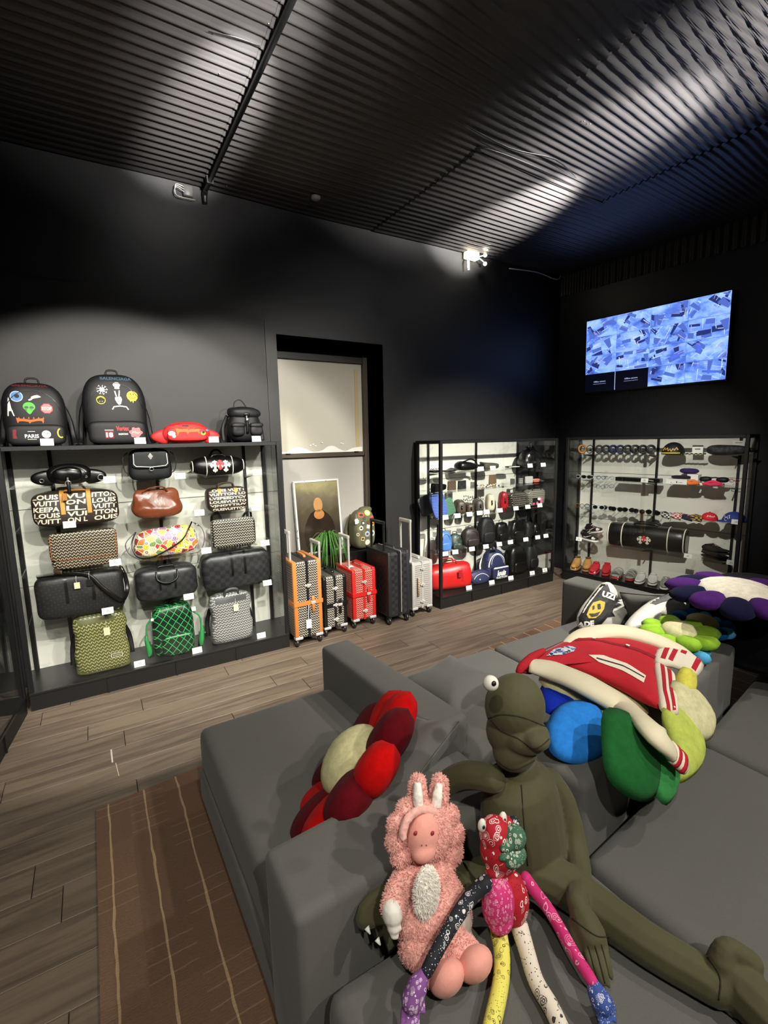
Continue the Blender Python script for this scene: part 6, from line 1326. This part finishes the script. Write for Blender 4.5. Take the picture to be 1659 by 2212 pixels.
chain([(Z(1555, 2128, .455), 40), (Z(1590, 2130, .46), 50), (Z(1650, 2185, .455), 52), (Z(1720, 2260, .44), 50)]); chain([(Z(1560, 2080, .50), 30), (Z(1572, 2048, .53), 22), (Z(1620, 2080, .50), 26)])
chain([(Z(1555, 2150, .43), 18), (Z(1582, 2182, .42), 14)])
chain([(Z(1100, 1890, .49), 40), (Z(1030, 1900, .46), 40), (P(960, 1920, 1, .965), 38), (P(890, 1945, 1, .97), 34)])
pm_ = [Z(1250, 1965, .50), Z(1262, 1990, .49), Z(1275, 2020, .475)]; chain([(pm_[0], 22), (pm_[1], 30), (pm_[2], 34)])
for a, b_ in (((1262, 2035), (1285, 2112)), ((1277, 2038), (1300, 2124)), ((1292, 2040), (1314, 2128)), ((1305, 2034), (1321, 2112))):
    chain([(Z(*a, .465), 7.6), (Z((a[0]+b_[0])/2-1, (a[1]+b_[1])/2, .462), 7.2), (Z(*b_, .435), 6.)], n=8)
chain([(Z(1238, 1995, .475), 12), (Z(1245, 2030, .465), 12), (Z(1264, 2062, .445), 9)], n=8)
FB = fuse('body', bm, OLC, t, .0045, 4)
def seamline(pp, w_=.0018, m=OLD_, par=t): return obj('seam', tb(pp, w_, n=4, k=5), m, par, world=True)
def FP(px, py, Y_=.78):     # point of the frog surface met by the photograph ray
    return P(px, py, 1, Y_)
for px_ in ([(1055, 1552), (1085, 1544), (1130, 1550), (1184, 1572)], [(1062, 1556), (1085, 1580), (1120, 1596), (1150, 1616), (1168, 1612), (1186, 1596)], [(1072, 1642), (1110, 1662), (1160, 1640)], [(1126, 1695), (1132, 1780), (1140, 1870)], [(1270, 2042), (1282, 2085), (1293, 2120)], [(1285, 2042), (1297, 2085), (1307, 2124)], [(1299, 2040), (1309, 2080), (1317, 2118)], [(1236, 1984), (1262, 2004), (1290, 2022), (1316, 2024)], [(1530, 2068), (1555, 2110), (1552, 2160)]):
    ray_b = bmesh.new(); dg_ = bpy.context.evaluated_depsgraph_get(); me_ = FB.evaluated_get(dg_).to_mesh(); ray_b.from_mesh(me_); tr_ = BVHTree.FromBMesh(ray_b); ray_b.free()
    pp = []
    sp = smooth_path([(a, b_, 0) for a, b_ in px_], 6)
    for q in sp:
        d = ray(q.x, q.y).normalized(); h = tr_.ray_cast(CAM, d)
        if h[0] is not None: pp.append(h[0])
    if len(pp) > 2: obj('seam', tb(pp, .0022, n=4, k=1), OLD_, t, world=True)
for px_, py_, Y_ in ((1060, 1476, .90),):
    p = P(px_, py_, 1, Y_); e_ = NB(); ell(e_, p, (rw_(p, 17),)*3, 3); eo = obj('eye', e_, mat('white_felt', (226, 222, 210), .8), t, world=True)
    e_ = NB(); ell(e_, p+Vector((-.005, -.017, .008)), (.008, .006, .008), 2); obj('pupil', e_, BLK, eo, world=True)
wf = puffpx('webbed_foot', [(768, 1985), (776, 1955), (800, 1925), (845, 1900), (880, 1905), (892, 1990), (886, 2068), (862, 2040), (840, 2062), (826, 2022), (812, 2034), (800, 2002), (776, 2012)], Vector((.55, .955, .45)), Vector((0, -.95, .35)), .010, OLC, t, k=4, sharp=True)
for a, b_ in (((792, 2003), (800, 2018)), ((814, 2028), (822, 2042))):
    q0 = on(*a, Vector((.55, .94, .45)), Vector((0, -.95, .35))); q1 = on(*b_, Vector((.55, .93, .45)), Vector((0, -.95, .35)))
    obj('claw', tb([q0, q1], [.008, .002], n=8, k=1), WHITE, t, world=True)
def hit(o, px, py):
    bpy.context.view_layer.update(); dg = bpy.context.evaluated_depsgraph_get(); b_ = bmesh.new(); b_.from_mesh(o.evaluated_get(dg).to_mesh()); tr = BVHTree.FromBMesh(b_); b_.free()
    h = tr.ray_cast(CAM, ray(px, py).normalized()); return h[0]
# pink bunny
PKF = mat('pink_fleece', lambda: mix(nz(60, det=5, rough=.8), (222, 150, 138), (255, 208, 196)), .95, bump=lambda: nz(220, det=4, rough=.8), bstr=.45, bdist=.004, sheen=.2, spec=.1)
PKS = mat('pink_velour', lambda: mix(nz(40, det=4), (226, 150, 136), (244, 178, 162)), .9, bump=lambda: nz(300, det=3), bstr=.3, bdist=.002, sheen=.15, spec=.1)
WHF = mat('white_fleece', lambda: mix(nz(60, det=5, rough=.8), (232, 226, 212), (252, 248, 238)), .95, bump=lambda: nz(160, det=4, rough=.8), bstr=.4, bdist=.004, sheen=.4, spec=.1)
t = thing('bunny_doll', 'fluffy pink bunny doll with long ears and white mittens leaning on the backrest', 'doll', (.63, .90, .405))
bm = NB()
def B(px, py, off=0.): return on(px, py, Vector((.63, .895-off, .47)), Vector((0, -1, .28)))
def EB(bm_, px, py, rx, rz, off=0., ry=.8, n=3): p = B(px, py, off); ell(bm_, p, (rw_(p, rx), rw_(p, min(rx, rz))*ry, rw_(p, rz)), n); return p
EB(bm, 915, 1880, 40, 34); EB(bm, 917, 1912, 60, 44); EB(bm, 921, 1965, 77, 62); EB(bm, 926, 2025, 72, 50); EB(bm, 918, 1800, 58, 66, .0, .8)
for x, y, r in ((876, 1748, 22), (858, 1782, 24), (854, 1818, 23), (866, 1850, 23), (968, 1764, 25), (978, 1803, 27), (976, 1842, 26), (964, 1872, 20)): EB(bm, x, y, r, r, -.005, .8, 2)
chain([(B(906, 1752, -.01), 21), (B(901, 1715, -.01), 20), (B(903, 1690, -.01), 17)], bm_=bm); chain([(B(940, 1752, -.01), 21), (B(948, 1715, -.01), 20), (B(950, 1690, -.01), 17)], bm_=bm)
chain([(B(875, 1900), 26), (B(857, 1932, .01), 26), (B(848, 1962, .02), 25)], bm_=bm); chain([(B(960, 1905), 26), (B(985, 1945, .01), 24), (B(998, 1980, .01), 21)], bm_=bm)
chain([(Z(900, 2040, .49), 38), (Z(925, 2078, .475), 34), (Z(948, 2102, .465), 30)], bm_=bm); chain([(Z(965, 2030, .49), 38), (Z(995, 2052, .475), 33), (Z(1015, 2068, .465), 30)], bm_=bm)
bun = fuse('body', bm, PKF, t, .0045, 2, .007, .009)
def tufts(o, m, par, n_, L_=.009, rad=.0024, seed=5):
    """short fleece tufts on the surface, one part"""
    bpy.context.view_layer.update(); me = o.evaluated_get(bpy.context.evaluated_depsgraph_get()).to_mesh(); rn = random.Random(seed); F_ = me.polygons; vs, fs = [], []
    for i in range(n_):
        f = F_[rn.randrange(len(F_))]; c = f.center.copy(); nn = f.normal.copy(); dr = (nn+Vector((rn.uniform(-.7, .7), rn.uniform(-.7, .7), rn.uniform(-.9, .5)))).normalized()
        a = nn.orthogonal().normalized(); b_ = nn.cross(a); k = len(vs); c = c-nn*.001
        vs += [c+a*rad, c-a*rad*.5+b_*rad*.87, c-a*rad*.5-b_*rad*.87, c+dr*L_*rn.uniform(.6, 1.1)]; fs += [(k, k+1, k+3), (k+1, k+2, k+3), (k+2, k, k+3)]
    m2 = bpy.data.meshes.new('fleece'); m2.from_pydata(vs, [], fs); m2.materials.append(m); q = bpy.data.objects.new('fleece', m2); COL.objects.link(q); q.parent = par; q.matrix_parent_inverse = WM[par.name].inverted(); q['kind'] = 'stuff'; return q
tufts(bun, PKF, t, 26000)
bm = NB(); EB(bm, 916, 1806, 42, 54, .028, .75); EB(bm, 916, 1838, 30, 24, .042, .9); face = fuse('face', bm, PKS, t, .005, 3)
bm = NB(); EB(bm, 921, 1930, 32, 66, .070, .42); bel = fuse('belly_patch', bm, WHF, t, .005, 2, .008, .01); tufts(bel, WHF, t, 2500)
for pp in ([(904, 1744), (902, 1690)], [(942, 1744), (949, 1692)]):
    bm = NB(); tube(bm, [B(*pp[0], .026), B((pp[0][0]+pp[1][0])/2, (pp[0][1]+pp[1][1])/2, .027), B(*pp[1], .02)], [.014, .015, .010], n=8, k=3); fuse('ear_lining', bm, WHF, t, .004, 2, .005, .01)
bm = NB(); ring_p = [B(916+46*cos(a), 1806-58*sin(a), .040) for a in [pi*1.08*i/18-.04*pi for i in range(19)]]; tube(bm, ring_p, .012, n=8, k=1); fuse('hood_rim', bm, PKF, t, .004, 2, .006, .01)
for x in (898, 934):
    e_ = NB(); ell(e_, hit(face, x, 1800), (.0065, .004, .0065), 2); obj('button_eye', e_, mat('dark_pink_thread', (150, 40, 48), .6), t, world=True)
for x in (911, 921):
    e_ = NB(); ell(e_, hit(face, x, 1826), (.0022, .0022, .0022), 1); obj('nostril', e_, MATS['dark_pink_thread'], t, world=True)
for sx, pw in ((1, [(847, 1966, 23), (848, 1976, 23)]), (1, [(1000, 1984, 19), (1002, 1992, 19)])):
    bm = NB(); chain([(B(a, b_, .03), r) for a, b_, r in pw], bm_=bm); x0, y0 = pw[1][0], pw[1][1]
    chain([(B(x0, y0+8, .03), 16), (B(x0+2, y0+26, .035), 15)], bm_=bm)
    for dx in (-8, 0, 8): chain([(B(x0+dx*.8+1, y0+28, .035), 7), (B(x0+dx*.5+5, y0+48, .04), 5.5)], bm_=bm, n=6)
    chain([(B(x0+10, y0+14, .04), 6), (B(x0+16, y0+30, .045), 5)], bm_=bm, n=6)
    fuse('mitten', bm, mat('white_felt', (226, 222, 210), .8), t, .0035, 3)
for x, y, z_, rr in ((965, 2112, .475, (40, 48)), (1026, 2082, .48, (40, 46))):
    bm = NB(); p = Z(x, y, z_); ell(bm, p, (rw_(p, rr[0]), rw_(p, 30), rw_(p, rr[1])), 3, rotX(.5).to_3x3()); obj('foot_pad', bm, PKS, t, world=True)
# patchwork frog
t = thing('frog_doll', 'small patchwork kerchief frog doll leaning on the big olive frog', 'doll', (.88, .80, .405))
Bn = lambda n, bg, ln, s=34, l2=None: mat(n, bandana(bg, ln, s, l2), .8)
RB = Bn('red_kerchief', (176, 18, 36), (236, 226, 220), 26, (90, 8, 16)); PB = Bn('pink_kerchief', (206, 48, 118), (240, 190, 206), 60, (120, 14, 40)); KB = Bn('black_kerchief', (22, 24, 34), (220, 220, 220), 30)
GB = Bn('green_kerchief', (58, 100, 76), (232, 232, 214), 50); VB = Bn('purple_kerchief', (128, 76, 140), (236, 220, 232), 60, (40, 20, 40)); UB = Bn('blue_kerchief', (52, 78, 148), (230, 234, 240), 46)
YB = Bn('yellow_kerchief', (226, 218, 100), (90, 80, 30), 34); WB = Bn('white_kerchief', (222, 214, 196), (60, 56, 54), 24); MB_ = Bn('magenta_kerchief', (206, 44, 116), (238, 170, 196), 20, (150, 20, 60))
def K(px, py, off=0.): return on(px, py, Vector((.88, .800-off, .47)), Vector((0, -1, .22)))
def lump_(nm, m, items, vox=.0035, sm=3, par=None):
    bm = NB()
    for px, py, rx, rz, off, ry in items: p = K(px, py, off); ell(bm, p, (rw_(p, rx), rw_(p, min(rx, rz))*ry, rw_(p, rz)), 3)
    return fuse(nm, bm, m, par or t, vox, sm)
lump_('torso', PB, [(1076, 1952, 37, 58, .008, .9), (1072, 1925, 30, 40, .004, .9), (1080, 1985, 30, 30, .008, .9)]); lump_('torso_side', RB, [(1110, 1950, 34, 56, .0, .9), (1104, 1920, 30, 38, -.002, .9)])
lump_('head', RB, [(1068, 1800, 33, 38, .0, 1.), (1080, 1835, 44, 46, .0, .95), (1086, 1866, 46, 26, .004, .9), (1092, 1795, 30, 30, -.01, 1.)])
lump_('upper_lip', GB, [(1110, 1808, 27, 26, .038, 1.), (1104, 1822, 32, 13, .045, 1.)]); lump_('lower_lip', GB, [(1112, 1852, 31, 19, .046, 1.), (1100, 1843, 30, 11, .045, 1.)])
lump_('brow_patch', KB, [(1106, 1780, 20, 16, -.002, .9)])
for x, y, o_ in ((1041, 1783, .02), (1086, 1768, .0)):
    p = K(x, y, o_); e_ = NB(); ell(e_, p, (rw_(p, 10), rw_(p, 8), rw_(p, 16)), 2); eo = obj('eye', e_, MATS['white_felt'], t, world=True)
    e_ = NB(); ell(e_, p+Vector((-.002, -.009, .002)), (.0045, .004, .006), 2); obj('pupil', e_, BLK, eo, world=True)
def limb(nm, m, pts): bm = NB(); chain(pts, bm_=bm, n=12); return fuse(nm, bm, m, t, .004, 3)
limb('arm', KB, [(K(1048, 1908, .01), 17), (Z(1012, 1944, .600), 16), (Z(975, 2000, .585), 15), (Z(940, 2062, .565), 14.5), (Z(922, 2098, .545), 14)])
limb('arm', MB_, [(K(1135, 1896, .01), 13), (K(1155, 1925, .02), 13), (Z(1190, 1972, .475), 13), (Z(1235, 2050, .485), 13), (Z(1278, 2118, .49), 13)])
limb('leg', YB, [(Z(1076, 2008, .455), 19), (Z(1084, 2060, .445), 18), (Z(1082, 2120, .44), 18), (Z(1068, 2190, .44), 19), (Z(1050, 2260, .44), 18)])
limb('leg', WB, [(Z(1122, 2002, .455), 20), (Z(1138, 2055, .445), 18), (Z(1158, 2120, .44), 18), (Z(1190, 2175, .44), 19), (Z(1225, 2250, .44), 19)])
def hand(m, a, pal, tips, thumb):
    bm = NB(); chain([(Z(*a[:2], a[2]), a[3]), (Z(*pal[:2], pal[2]), pal[3]), (Z(*pal[4:6], pal[6]), pal[7])], bm_=bm, n=10)
    for (x0, y0, x1, y1, z_) in tips: chain([(Z(x0, y0, z_+.01), 6.5), (Z(x1, y1, z_), 5)], bm_=bm, n=7)
    chain([(Z(*thumb[:2], thumb[4]), 6), (Z(*thumb[2:4], thumb[4]-.01), 5)], bm_=bm, n=7); return fuse('hand', bm, m, t, .0032, 3)
hand(VB, (915, 2105, .54, 13), (903, 2128, .525, 22, 890, 2162, .50, 24), [(872, 2180, 868, 2222, .47), (882, 2185, 878, 2228, .47), (892, 2185, 890, 2228, .47), (902, 2178, 902, 2218, .47)], (912, 2150, 915, 2185, .49))
hand(UB, (1280, 2122, .485, 13), (1288, 2142, .475, 20, 1300, 2165, .465, 24), [(1290, 2180, 1302, 2225, .44), (1300, 2182, 1312, 2228, .44), (1310, 2180, 1320, 2222, .44), (1318, 2172, 1328, 2205, .44)], (1316, 2155, 1327, 2180, .455))
